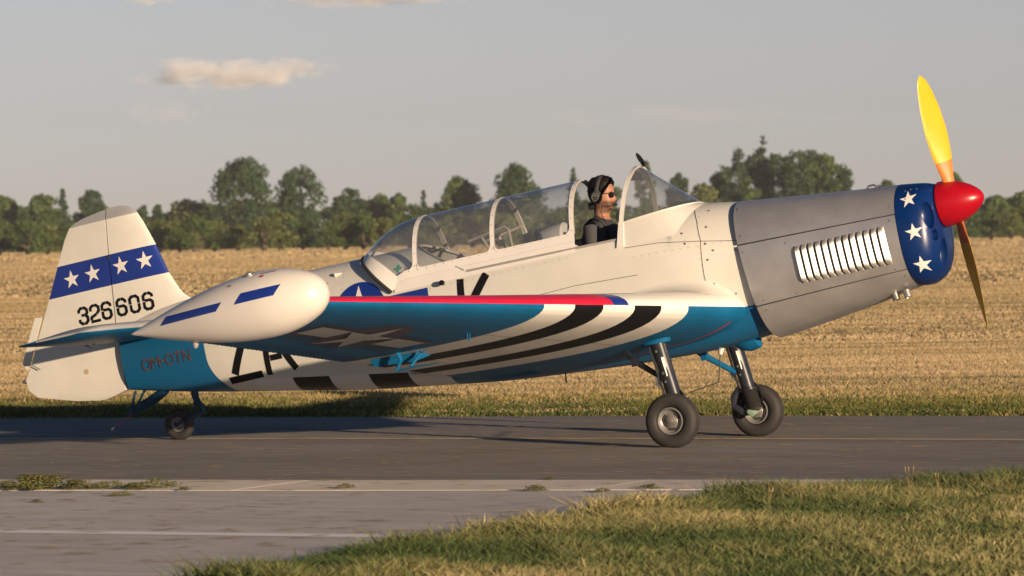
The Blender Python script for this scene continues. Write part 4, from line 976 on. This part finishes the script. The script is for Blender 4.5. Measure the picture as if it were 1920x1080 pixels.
# tailplane
for sgn in (-1, 1):
    def stab(y, u, upper, xl, c, t):
        yc, yt = naca(u, t, 0.0); return (xl-u*c, sgn*y, 1.700+(yt if upper else -yt)*c)
    ys = [.04, .3, .6, .9, 1.15, 1.30, 1.38, 1.43, 1.46]
    def spar(y):
        e = max(0, (y-1.15)/.32); xl = -3.95-.17*(y/1.46)-.16*e**2.4; xt = -4.93+.06*(y/1.46)+.10*e**2.4; return xl, xt
    us = [.72*(1-math.cos(math.pi/2*k/10)) for k in range(11)]
    mb = MB(); rows = []
    for y in ys: xl, xt = spar(y); c = xl-xt; t = .125*(1 if y < 1.35 else max(.25, 1-(y-1.35)/.14)); rows.append([stab(y, u, False, xl, c, t) for u in us[::-1]]+[stab(y, u, True, xl, c, t) for u in us[1:]])
    mb.grid(rows, lambda i, j: 0 if j < 9 else 1, closed=True); mb.fan(rows[-1], mi=1); sb = mb.build('tailplane', [M['blue'], M['grey']], plane)
    mb = MB(); rows = []; us2 = np.linspace(.725, 1, 6)
    for y in [.16]+ys[1:]: xl, xt = spar(y); c = xl-xt; t = .125*(1 if y < 1.35 else max(.25, 1-(y-1.35)/.14)); rows.append([stab(y, u, False, xl, c, t) for u in us2[::-1]]+[stab(y, u, True, xl, c, t) for u in us2])
    mb.grid(rows, lambda i, j: 0 if j < 6 else 1, closed=True); mb.fan(rows[-1]); mb.fan(rows[0]); mb.build('elevator', [M['blue'], M['grey']], sb)
    mb = MB(); mb.tube([(-4.60, sgn*.62, 1.675), (-4.63, sgn*.62, 1.63), (-4.69, sgn*.62, 1.66)], .006, 6); mb.build('elevator_horn', M['inner'], sb)

# ---- tail wheel and skid
def wheel(name, c, r, w, parent, mats=('rubber', 'rimgrey', 'steel'), rimr=.46, side=-1):
    root = empty(name, c); root.parent = parent
    mb = MB(); pr = []
    for k in range(25):
        t = 2*math.pi*k/24; pr.append((w*.5*spow(math.sin(t), .75), r-(r-r*rimr)/2+(r-r*rimr)/2*spow(math.cos(t), .8)))
    mb.lathe((0, 0, 0), (0, 1, 0), pr, 56)
    for gy in (-.22, -.07, .07, .22):      # tread ribs
        mb.lathe((0, 0, 0), (0, 1, 0), [(gy*w-.05*w, r*.975), (gy*w-.045*w, r*1.004-abs(gy)*r*.08), (gy*w+.045*w, r*1.004-abs(gy)*r*.08), (gy*w+.05*w, r*.975)], 56)
    mb.build('tyre', M[mats[0]], root)
    mb = MB(); R_ = r*rimr
    for s in (-1, 1):
        mb.lathe((0, 0, 0), (0, s, 0), [(w*.30, R_*1.06), (w*.40, R_*1.05), (w*.41, R_*.97), (w*.33, R_*.90), (w*.24, R_*.80), (w*.20, R_*.70), (w*.22, R_*.55), (w*.26, R_*.50), (w*.26, R_*.02)], 40)
    rim = mb.build('rim', M[mats[1]], root)
    for k in range(3):
        a = 2*math.pi*k/3+.5
        for s in (-1, 1):
            mb = MB(); pts = [(R_*.64*math.cos(a+b), s*(w*.215), R_*.64*math.sin(a+b)) for b in np.linspace(-.42, .42, 9)]
            mb.tube(pts, R_*.095, 8); mb.build('rim_slot', M['inner'], rim)
    for s in (-1, 1):
        mb = MB(); mb.lathe((0, 0, 0), (0, s, 0), [(w*.2, R_*.44), (w*.34, R_*.42), (w*.36, R_*.36), (w*.37, R_*.20), (w*.46, R_*.18), (w*.47, .0005)], 24); mb.build('hub_cap', M[mats[2]], rim)
    return root
def world2body(p): x, y, z = p; c, s = math.cos(PITCH), math.sin(PITCH); return Vector((x*c+z*s, y, -x*s+z*c))
twc = world2body((-4.4456, 0, .122))
wheel('tail_wheel', twc, .122, .075, plane, rimr=.44)
mb = MB(); kn = Vector((-4.118, 0, 1.012))
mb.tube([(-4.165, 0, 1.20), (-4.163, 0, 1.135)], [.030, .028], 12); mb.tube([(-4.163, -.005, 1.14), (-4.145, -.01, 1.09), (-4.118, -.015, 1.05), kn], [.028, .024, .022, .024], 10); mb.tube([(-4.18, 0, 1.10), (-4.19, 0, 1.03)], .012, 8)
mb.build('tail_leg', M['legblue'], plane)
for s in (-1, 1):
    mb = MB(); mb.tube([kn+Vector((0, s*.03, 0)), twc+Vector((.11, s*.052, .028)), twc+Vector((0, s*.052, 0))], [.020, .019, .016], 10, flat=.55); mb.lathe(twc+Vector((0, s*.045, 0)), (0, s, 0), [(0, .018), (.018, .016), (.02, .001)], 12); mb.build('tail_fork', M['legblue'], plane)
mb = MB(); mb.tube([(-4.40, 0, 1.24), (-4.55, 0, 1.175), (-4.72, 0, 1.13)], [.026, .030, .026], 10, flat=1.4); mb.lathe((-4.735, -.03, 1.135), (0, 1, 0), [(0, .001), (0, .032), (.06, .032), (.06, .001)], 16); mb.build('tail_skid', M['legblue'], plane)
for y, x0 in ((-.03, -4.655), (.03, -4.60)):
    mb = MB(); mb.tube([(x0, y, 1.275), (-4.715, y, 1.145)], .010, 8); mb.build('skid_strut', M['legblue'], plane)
mb = MB(); mb.tube([(-4.735, 0, 1.11), (-4.80, 0, 1.065), (-4.89, 0, 1.05), (-4.915, 0, 1.035)], .0025, 6); mb.tube([(-4.915, 0, 1.035), (-4.94, 0, 1.022)], .006, 6, mi=1); mb.build('static_wick', [M['lered'], M['star']], plane)

# ---- main gear
for sgn in (-1, 1):
    wc = world2body((0, sgn*.87, .197))
    wheel('main_wheel', wc, .198, .135, plane, rimr=.47)
    gear = empty('main_gear'); gear.parent = plane; ly = sgn*.755
    top = Vector((-.012, ly, .80)); bot = Vector((.040, ly, .372))
    mb = MB(); mb.tube([top, top.lerp(bot, .5), bot], [.058, .056, .054], 24); mb.lathe(bot, bot-top, [(0, .054), (.004, .060), (.022, .060), (.026, .05), (.026, .02)], 24); mb.build('oleo_leg', M['legblack'], gear)
    mb = MB(); d = (bot-top).normalized(); bt = [(0, .045)]
    for k in range(9): bt += [(.02+k*.017, .062), (.0285+k*.017, .050)]
    mb.lathe(bot, d, bt+[(.175, .045), (.185, .02)], 20); mb.build('rubber_gaiter', M['rubber'], gear)
    mb = MB(); e = wc+Vector((0, -sgn*.09, 0)); mb.tube([bot+d*.15, e+Vector((-.005, -sgn*.01, .0))], [.035, .03], 12); mb.tube([e+Vector((0, -sgn*.04, 0)), wc], .024, 14); mb.lathe(e+Vector((0, -sgn*.035, 0)), (0, -sgn, 0), [(0, .040), (.02, .040), (.022, .028), (.035, .026), (.036, .001)], 8); mb.build('axle_stub', M['hub'], gear)
    mb = MB(); k0 = Vector((-.03, ly, .385)); k1 = Vector((-.098, ly-sgn*.02, .262)); k2 = Vector((-.005, ly, .190))
    mb.tube([k0, k0.lerp(k1, .5)+Vector((-.02, 0, .0)), k1], [.014, .018, .012], 8, flat=1.6); mb.tube([k1, k1.lerp(k2, .6)+Vector((0, 0, -.012)), k2], [.012, .018, .014], 8, flat=1.6); mb.build('torque_link', M['legblack'], gear)
    mb = MB(); mb.tube([(.09, ly, .40), (.115, ly+sgn*.02, .36), (.120, ly+sgn*.03, .30), (.105, ly+sgn*.05, .25)], .010, 8); mb.build('brake_hose', M['black'], gear)
    mb = MB(); mb.tube([(-.33, sgn*.66, .78), (-.23, sgn*.69, .67), (-.02, ly-sgn*.03, .50)], [.020, .016, .014], 8, flat=1.5); mb.tube([(-.31, sgn*.62, .78), (-.24, sgn*.68, .665)], .010, 8); mb.box((-.235, sgn*.69, .668), (.05, .04, .06)); mb.build('side_brace', M['legblack'] if sgn < 0 else M['blue'], gear)
    mb = MB(); mb.tube([top+Vector((-.065, 0, -.05)), bot+Vector((-.070, 0, -.02))], .009, 8); mb.box(top.lerp(bot, .72)+Vector((-.085, -.0, 0)), (.035, .03, .07)); mb.build('brake_line', M['bare'], gear)
    mb = MB(); mb.add([top.lerp(bot, t)+Vector((dx, -.0585 if sgn < 0 else -.0585, 0)) for t, dx in ((.33, .012), (.33, .035), (.66, .035), (.66, .012))], [(0, 1, 2, 3)])
    for i, v in enumerate(mb.v): mb.v[i] = (v[0], ly-math.sqrt(max(0, .0595**2-(v[0]-lerp(top.x, bot.x, .5))**2)), v[2])
    mb.build('leg_placard', M['star'], gear, smooth=False)
    mb = MB()
    for t in (.22, .60, .75): c = top.lerp(bot, t); mb.lathe(c+Vector((-.01, -.052, 0)), (0, -1, 0), [(0, .010), (.008, .009), (.009, .001)], 10)
    mb.build('leg_bolt', M['steel'], gear)
    # blue fairing where the leg leaves the wing
    mb = MB(); rows = []
    for k in range(7):
        t = k/6; rows.append([(.0+(.14-.045*t)*math.cos(q)*(1.25 if math.cos(q) < 0 else 1)-.01, ly+(.10-.03*t)*math.sin(q), lerp(.860-.075*math.cos(q)*-.35, .762, t**.8)) for q in np.linspace(0, 2*math.pi, 25)[:-1]])
    mb.grid(rows, closed=True); mb.build('leg_fairing', M['blue'], gear)
mb = MB(); mb.tube([(.158, .06, .74), (.155, .04, .66), (.15, .02, .625)], [.045, .018, .010], 10, flat=1.3); mb.build('wire_fairing', M['cream'], plane)
mb = MB(); mb.tube([(.15, .02, .63), (.105, 0, .43), (.14, -.7, .375)], .0045, 6); mb.build('gear_cable', M['inner'], plane)

# =================================================================== PILOT
pilot = empty('person', (-.93, 0, 1.02)); PB = Vector((-.93, 0, 1.02))
tag(pilot, 'bearded pilot in dark shirt, sunglasses and black headset sitting in open cockpit', 'person')
HX, HZ = -.882, 1.833
HS = [(-.122, .055, .030, .020), (-.115, .078, .010, .034), (-.10, .090, -.020, .048), (-.075, .097, -.055, .060), (-.05, .098, -.080, .068), (-.02, .094, -.096, .074), (.01, .092, -.104, .076), (.045, .094, -.105, .075), (.075, .083, -.098, .068), (.10, .062, -.080, .052), (.115, .035, -.055, .034), (.122, .0, -.02, .010)]
def hs_at(z):
    zs = [h[0] for h in HS]; return [hermite(zs, [h[k] for h in HS], z) for k in (1, 2, 3)]
def head_pt(ph, z, k=1.0):
    f, b, w = hs_at(z); c = (f+b)/2*.6+(-.01)*.4; cs, sn = math.cos(ph), math.sin(ph)
    ax = (f-c) if cs > 0 else (c-b); x = c+ax*spow(cs, .85); y = w*spow(sn, .9)
    if cs > 0:
        nose = math.exp(-(y/.013)**2)*(math.exp(-((z+.032)/.020)**2)*.026+math.exp(-((z+.005)/.028)**2)*.010) if abs(ph) < 1 else 0
        brow = .004*math.exp(-((z-.022)/.010)**2); eye = -.007*math.exp(-((abs(y)-.032)/.014)**2-((z-.004)/.012)**2)
        lip = .004*math.exp(-(y/.022)**2)*(math.exp(-((z+.066)/.006)**2)+math.exp(-((z+.080)/.006)**2)) if abs(ph) < 1 else 0
        chin = .006*math.exp(-(y/.02)**2-((z+.108)/.012)**2)
        x += nose+brow+eye+lip+chin
    return Vector((HX+(c+(x-c)*k)*.96, y*k*.96, HZ+z*k*.96))
body = MB(); PH = [2*math.pi*k/48 for k in range(48)]
hr = [[head_pt(p_, z) for p_ in PH] for z in np.linspace(-.121, .121, 48)]
body.grid(hr, closed=True); body.fan(hr[0]); body.fan(hr[-1])
for s_ in (-1, 1):  # ears
    body.lathe((HX-.012, s_*.070, HZ-.012), (-.25, s_, 0), [(0, .001), (0, .026), (.014, .030), (.018, .022), (.019, .001)], 14)
tor = []
for z, cx_, rx, ry in ((1.00, -.90, .06, .08), (1.02, -.90, .12, .16), (1.2, -.905, .115, .155), (1.38, -.905, .125, .175), (1.50, -.90, .125, .192), (1.575, -.893, .108, .182), (1.622, -.889, .085, .145), (1.655, -.887, .066, .088), (1.68, -.885, .05, .05)):
    tor.append([(cx_+rx*spow(math.cos(p_), .85), ry*spow(math.sin(p_), .85), z) for p_ in PH[::2]])
body.grid(tor, closed=True); body.fan(tor[0]); body.fan(tor[-1])
body.tube([(-.892, 0, 1.62), (-.882, 0, 1.69), (-.868, 0, 1.775)], [.062, .056, .056], 20)
for s_ in (-1, 1):
    sh, el, wr = Vector((-.893, s_*.182, 1.588)), Vector((-.845, s_*.255, 1.345)), Vector((-.66, s_*.10, 1.255))
    body.tube([sh, sh.lerp(el, .35)+Vector((0, s_*.014, 0)), sh.lerp(el, .7), el, el.lerp(wr, .4), wr], [.064, .058, .050, .044, .040, .027], 18)
    hd = (Vector((-.606, s_*.03, 1.235))-wr).normalized(); pc = wr+hd*.05
    body.tube([wr, wr+hd*.03, wr+hd*.085], [.026, .036, .034], 12, flat=.55)
    sd_ = hd.cross(Vector((0, 0, 1))).normalized(); upv = sd_.cross(hd).normalized()
    for k in range(4):
        b0 = wr+hd*.08+upv*(.026-.0175*k); ln_ = (.034, .038, .036, .028)[k]
        body.tube([b0, b0+hd*ln_*.8+sd_*s_*.004, b0+hd*ln_*.9+sd_*s_*(.030), b0+hd*ln_*.2+sd_*s_*(.044)], [.0095, .009, .0085, .007], 8)
    t0 = wr+hd*.03+upv*.028; body.tube([t0, t0+hd*.03+upv*.016+sd_*s_*.012, t0+hd*.05+upv*.006+sd_*s_*.032], [.011, .010, .008], 8)
    body.tube([(-.92, s_*.09, 1.07), (-.55, s_*.13, 1.12), (-.50, s_*.13, 1.09), (-.30, s_*.13, .86), (-.27, s_*.13, .80)], [.085, .062, .058, .045, .04], 16)
    body.tube([(-.30, s_*.13, .80), (-.20, s_*.13, .815), (-.12, s_*.13, .83)], [.04, .04, .03], 10)
body.v = [tuple(Vector(v)-PB) for v in body.v]
def skin_mat():
    mt = mat('skin_with_beard', (.42, .20, .13), .5, var=.12, vscale=30, spec=.35); N, L = mt.node_tree.nodes, mt.node_tree.links; b = N['Principled BSDF']
    src = b.inputs['Base Color'].links[0].from_socket
    tc = N.new('ShaderNodeTexCoord'); sx = N.new('ShaderNodeSeparateXYZ'); L.new(tc.outputs['Object'], sx.inputs[0])
    def mrange(sock, a, c):
        n = N.new('ShaderNodeMapRange'); n.interpolation_type = 'SMOOTHSTEP'; n.inputs[1].default_value = a; n.inputs[2].default_value = c; L.new(sock, n.inputs[0]); return n.outputs[0]
    z0, x0 = HZ-PB.z, HX-PB.x
    mzi = mrange(sx.outputs[2], z0-.062, z0-.036); inv = N.new('ShaderNodeMath'); inv.operation = 'SUBTRACT'; inv.inputs[0].default_value = 1.0; L.new(mzi, inv.inputs[1]); mz = inv.outputs[0]; mlow = mrange(sx.outputs[2], z0-.150, z0-.124); mx_ = mrange(sx.outputs[0], x0-.02, x0+.03)
    def mul(a, c):
        n = N.new('ShaderNodeMath'); n.operation = 'MULTIPLY'; L.new(a, n.inputs[0])
        if isinstance(c, float): n.inputs[1].default_value = c
        else: L.new(c, n.inputs[1])
        return n.outputs[0]
    nz = N.new('ShaderNodeTexNoise'); nz.inputs['Scale'].default_value = 120; L.new(tc.outputs['Object'], nz.inputs['Vector'])
    nf = mrange(nz.outputs['Fac'], .25, .6)
    msk = mul(mul(mul(mul(mz, mx_), mlow), nf), .88)
    mx2 = N.new('ShaderNodeMix'); mx2.data_type = 'RGBA'; mx2.inputs[7].default_value = (.028, .016, .012, 1); L.new(msk, mx2.inputs[0]); L.new(src, mx2.inputs[6]); L.new(mx2.outputs[2], b.inputs['Base Color'])
    return mt
M['skin'] = skin_mat(); M['shirt'] = mat('charcoal_shirt_cloth', (.045, .047, .052), .85, var=.2, vscale=12, bump=.3, bscale=16)
M['hair'] = mat('dark_brown_hair', (.008, .006, .0055), .55, spec=.25, var=.3, vscale=40, bump=.8, bscale=60)
pb = body.build('body', [M['skin'], M['shirt']], pilot)
rm = pb.modifiers.new('r', 'REMESH'); rm.mode = 'VOXEL'; rm.voxel_size = .0055
sm = pb.modifiers.new('s', 'SMOOTH'); sm.factor = .5; sm.iterations = 3
modded(pb)
me = pb.data; me.materials.clear(); me.materials.append(M['skin']); me.materials.append(M['shirt'])
nP = len(me.polygons); cen = np.zeros(nP*3); me.polygons.foreach_get('center', cen); cen = cen.reshape(-1, 3)+np.array(PB)
collar = cen[:, 2] > 1.668-.30*(cen[:, 0]+.885)
arm = (cen[:, 2] < 1.40) & (cen[:, 2] > 1.18) & (cen[:, 0] > -.83) & (np.abs(cen[:, 1]) < .30) & (cen[:, 0] > -.82)
me.polygons.foreach_set('material_index', np.where(collar | arm, 0, 1).astype(np.int32)); me.polygons.foreach_set('use_smooth', [True]*nP)
# hair
hb = MB(); rows = []
def hair_low(ph):
    a = abs(((ph+math.pi) % (2*math.pi))-math.pi); return float(np.interp(a, [0, .5, .9, 1.2, 1.45, 1.75, 2.2, 3.2], [.070, .066, .050, .010, -.035, -.03, -.06, -.075]))
HP = [2*math.pi*k/72 for k in range(72)]
for i in range(15):
    row = []
    for p_ in HP:
        z = lerp(hair_low(p_), .1205, (i/14)**.8); a = abs(((p_+math.pi) % (2*math.pi))-math.pi)
        k = 1.05+.035*random.random()*(1 if i else 0)+(.05 if z > .06 else 0)+(.05*max(0, math.cos(p_)) if z > .07 else 0); q = head_pt(p_, z, 1.0); c = Vector((HX-.01, 0, HZ))
        row.append(c+(q-c)*k-PB+Vector((0, 0, .008*(z > .06))))
    rows.append(row)
hb.grid(rows, closed=True); hb.fan(rows[-1])
for k in range(260):    # loose tufts
    i = random.randrange(4, 15); j = random.randrange(72); p_ = Vector(rows[i][j]); n_ = (p_-Vector((HX-.01, 0, HZ))+PB).normalized(); fw_ = max(0, math.cos(HP[j]))*(i > 7)
    tip = p_+n_*random.uniform(.002, .007)+Vector((random.uniform(-.010, .004)+.014*fw_, random.uniform(-.008, .008), random.uniform(-.004, .004)))
    sd_ = n_.cross(Vector((random.random()-.5, random.random()-.5, random.random()-.5))).normalized()*.005; hb.add([p_-sd_-n_*.004, p_+sd_-n_*.004, tip], [(0, 1, 2)])
hb.build('hair', M['hair'], pilot)
# headset
def rel(p): return Vector(p)-PB
hs = empty('headset'); hs.parent = pilot
for s_ in (-1, 1):
    mb = MB(); c = Vector((HX-.008, s_*.080, HZ-.018)); mb.lathe(rel(c), (0, s_, 0), [(-.006, .020), (-.006, .050), (.012, .052), (.020, .046), (.030, .040), (.032, .030), (.028, .026), (.030, .001)], 24)
    mb.v = [(rel(c).x+(x-rel(c).x)*.86, y, z) for x, y, z in mb.v]; mb.build('ear_cup', M['inner'], hs)
    mb = MB(); mb.lathe(rel(c)+Vector((0, s_*.0335, 0)), (0, s_, 0), [(0, .026), (.001, .028), (.002, .026)], 20); mb.tube([rel(c)+Vector((-.012, s_*.034, .010)), rel(c)+Vector((.010, s_*.034, .008))], .003, 6); mb.build('cup_ring', M['trim'], hs)
mb = MB(); mb.tube([rel((HX-.008+.012*math.sin(t), .098*math.cos(t), HZ+.0+.142*math.sin(t))) for t in np.linspace(0, math.pi, 21)], .016, 10, flat=.4, up=(0, -1, 0)); mb.build('headband', M['inner'], hs)
mb = MB(); mb.tube([rel((HX+.005, -.105, HZ-.055)), rel((HX+.05, -.095, HZ-.082)), rel((HX+.098, -.055, HZ-.082)), rel((HX+.116, -.02, HZ-.072))], .0022, 8); mb.lathe(rel((HX+.112, -.024, HZ-.074)), (.4, .9, 0), [(0, .001), (.002, .010), (.012, .0135), (.022, .010), (.026, .001)], 14); mb.build('microphone', M['inner'], hs)
mb = MB(); mb.tube([rel((HX+.01, -.10, HZ-.06)), rel((HX+.04, -.09, HZ-.16)), rel((HX+.09, -.08, HZ-.25)), rel((HX+.11, -.10, HZ-.34))], .003, 6); mb.build('headset_cable', M['inner'], hs)
# sunglasses
gl = empty('sunglasses'); gl.parent = pilot
M['lens'] = mat('dark_lens', (.01, .008, .007), .06, spec=.8)
for s_ in (-1, 1):
    mb = MB(); c = rel((HX+.095, s_*.033, HZ-.002)); mb.lathe(c, (1, s_*.28, -.05), [(-.003, .001), (-.003, .024), (.002, .023), (.004, .001)], 20); mb.build('lens', M['lens'], gl)
    mb = MB(); mb.tube([rel((HX+.088, s_*.058, HZ+.010)), rel((HX+.03, s_*.079, HZ+.004)), rel((HX-.02, s_*.082, HZ-.002))], .0025, 6); mb.build('temple', M['inner'], gl)
mb = MB(); mb.tube([rel((HX+.101, -.014, HZ+.006)), rel((HX+.106, 0, HZ+.008)), rel((HX+.101, .014, HZ+.006))], .0025, 6); mb.build('bridge', M['inner'], gl)
# shoulder harness strap
for s_ in (-1, 1):
    mb = MB(); mb.tube([rel(p_) for p_ in ((-.985, s_*.09, 1.60), (-.93, s_*.10, 1.652), (-.875, s_*.105, 1.650), (-.80, s_*.10, 1.585), (-.765, s_*.09, 1.48), (-.77, s_*.08, 1.2))], .022, 8, flat=.25, up=(0, 0, 1)); mb.build('harness_strap', M['inner'], pilot)

# ------------------------------------------------------------------ clouds (far outside the haze)
def cloud(label, px, py, wpx, hpx, v, dens, seed):
    g = random.Random(seed); k = 8345.0/v; yh = 445.8+(960-px)*.01585
    root_loc = Vector(gp((px-960)/k, v, 1.525+(yh-py)/k)); W, Hh = wpx/k/2, hpx/k/2
    mb = MB(); mb.lathe((-1, 0, 0), (1, 0, 0), [(1-math.cos(t), max(1e-6, math.sin(t))) for t in np.linspace(0, math.pi, 17)], 24)
    mb.v = [(x*W, y*W*.35, z*Hh) for x, y, z in mb.v]
    mt = bpy.data.materials.new('cloud_vapour'); mt.use_nodes = True; N, L = mt.node_tree.nodes, mt.node_tree.links
    N.remove(N['Principled BSDF']); vo = N.new('ShaderNodeVolumePrincipled'); vo.inputs['Color'].default_value = (1, 1, 1, 1); vo.inputs['Anisotropy'].default_value = 0.0
    tc = N.new('ShaderNodeTexCoord'); mp = N.new('ShaderNodeMapping'); mp.inputs['Scale'].default_value = (1/W, 1/W, 1/Hh*.42); mp.inputs['Location'].default_value = (seed*3.1, 0, 0); L.new(tc.outputs['Object'], mp.inputs[0])
    nz = N.new('ShaderNodeTexNoise'); nz.inputs['Scale'].default_value = 3.2; nz.inputs['Detail'].default_value = 6; nz.inputs['Roughness'].default_value = .55; L.new(mp.outputs[0], nz.inputs['Vector'])
    m2 = N.new('ShaderNodeMapping'); m2.inputs['Scale'].default_value = (1/W, 1/(W*.35), 1/Hh); L.new(tc.outputs['Object'], m2.inputs[0])
    ln = N.new('ShaderNodeVectorMath'); ln.operation = 'LENGTH'; L.new(m2.outputs[0], ln.inputs[0])
    sb = N.new('ShaderNodeMath'); sb.operation = 'MULTIPLY_ADD'; sb.inputs[1].default_value = -.42; L.new(ln.outputs['Value'], sb.inputs[0]); L.new(nz.outputs['Fac'], sb.inputs[2])
    mr = N.new('ShaderNodeMapRange'); mr.inputs[1].default_value = .17; mr.inputs[2].default_value = .50; mr.inputs[3].default_value = 0; mr.inputs[4].default_value = dens/Hh; L.new(sb.outputs[0], mr.inputs[0])
    L.new(mr.outputs[0], vo.inputs['Density']); L.new(vo.outputs[0], N['Material Output'].inputs['Volume'])
    o = mb.build('cloud', mt); o.location = root_loc; o.rotation_euler.z = math.atan2(RH.y, RH.x); tag(o, label, 'cloud', 'small evening clouds'); return o
cloud('brightest small cream cloud above the aircraft tail', 440, 138, 430, 72, 16000, 1.5, 1)
cloud('faint cloud below the bright cloud above the tail', 310, 212, 200, 60, 16000, .22, 2)
cloud('grey cloud streak on the top picture edge at centre left', 690, -4, 420, 46, 14000, .8, 3)
cloud('short grey cloud streak on the top edge, leftmost', 290, -6, 160, 40, 14000, .8, 4)
cloud('faint wide cloud streak low in the sky right of centre', 1300, 215, 700, 60, 18000, .05, 5)
sc.cycles.volume_bounces = 4
# ------------------------------------------------------------------ evening haze
hz_ = MB(); hz_.box((0, 0, 17.5), (20400, 20400, 38)); ho = hz_.build('haze', None, None, smooth=False)
mt = bpy.data.materials.new('evening_haze'); mt.use_nodes = True; N, L = mt.node_tree.nodes, mt.node_tree.links
N.remove(N['Principled BSDF']); vo = N.new('ShaderNodeVolumePrincipled'); vo.inputs['Color'].default_value = (.80, .86, .95, 1); vo.inputs['Density'].default_value = .00008; vo.inputs['Anisotropy'].default_value = 0.0
L.new(vo.outputs[0], N['Material Output'].inputs['Volume']); ho.data.materials.clear(); ho.data.materials.append(mt)
tag(ho, 'thin evening haze over the whole airfield', 'haze', kind='stuff')

# ------------------------------------------------------------------ weeds in the kerb joint
M['weed'] = leaf_mat('weed_leaves', (.05, .075, .02), (.30, .24, .10), .25, c2=(.13, .14, .04))
wm = []
for k in range(4):
    V, Q, tn = crown_arrays(.5, .5, 'bush', 1100, .026, 900+k); wm.append(raw_mesh('weed', V, Q, tn, M['weed']))
def ground_px(px, py):
    d = _f+_r*((px-960)/8345.0)+_u*((540-py)/8345.0); t = -CAM.z/d.z; return CAM+d*t
for k, (px, py, sz, lb) in enumerate((
    (28, 921, .22, 'weed tuft in the kerb joint at the left picture edge'), (62, 919, .30, 'widest weed tuft in the kerb joint at far left'), (98, 918, .28, 'tall weed tuft second in the left kerb row'),
    (150, 919, .20, 'weed between the tall tuft and the sparse kerb weeds'), (205, 918, .17, 'low sparse weed midway along the left kerb row'), (252, 920, .15, 'small weed near the right end of the left kerb row'),
    (296, 917, .19, 'green weed ending the left kerb row'), (345, 921, .08, 'tiny weed just right of the left kerb row'), (228, 932, .10, 'small weed on the concrete below the left kerb row'), (70, 944, .07, 'tiny weed on the concrete far left'),
    (648, 917, .10, 'little weed on the kerb below the tail lettering'), (1002, 922, .12, 'small weed on the kerb joint at picture centre'), (1130, 924, .09, 'tiny weed on the kerb left of the main wheel'), (1222, 918, .10, 'tiny weed on the kerb below the near main wheel'), (1030, 901, .07, 'smallest weed at the asphalt edge near centre'))):
    o = bpy.data.objects.new('weed', wm[k % 4]); col.objects.link(o); p = ground_px(px, py); o.location = (p.x, p.y, .004); o.scale = (sz*1.7, sz*1.1, sz*.62); o.rotation_euler.z = k*1.7
    tag(o, lb, 'weed', 'weeds along the kerb')
# taller stems in the foreground grass
for k, (px, py, hh, lb) in enumerate(((1212, 985, .26, 'thin dry stem rising at the left of the foreground grass'), (1500, 960, .24, 'dry stem pair on the upper foreground grass'), (1530, 955, .20, 'shorter dry stem beside the stem pair'), (1706, 940, .30, 'tallest leaning dry stem in front of the asphalt'), (1760, 935, .22, 'dry stem right of the tallest leaning stem'), (1440, 965, .22, 'upright dry stem above the grass left of the stem pair'))):
    p = ground_px(px, py); mb = MB(); g = random.Random(k); hh *= .62
    for q in range(3):
        a = g.uniform(-.25, .25); mb.tube([(0, 0, 0), (a*hh*.4, .01*q, hh*.6), (a*hh, .02*q, hh*g.uniform(.85, 1.05))], [.0013, .0011, .0008], 5)
        mb.tube([(a*hh*.93, .018*q, hh*.86), (a*hh, .02*q, hh*1.0), (a*hh*1.05, .02*q, hh*1.06)], [.0012, .0032, .0006], 5)
    o = mb.build('grass_stem', mat('dry_stem', (.24, .17, .09), .8)); o.location = (p.x, p.y, .004); tag(o, lb, 'grass stem', 'dry stems in the foreground grass')
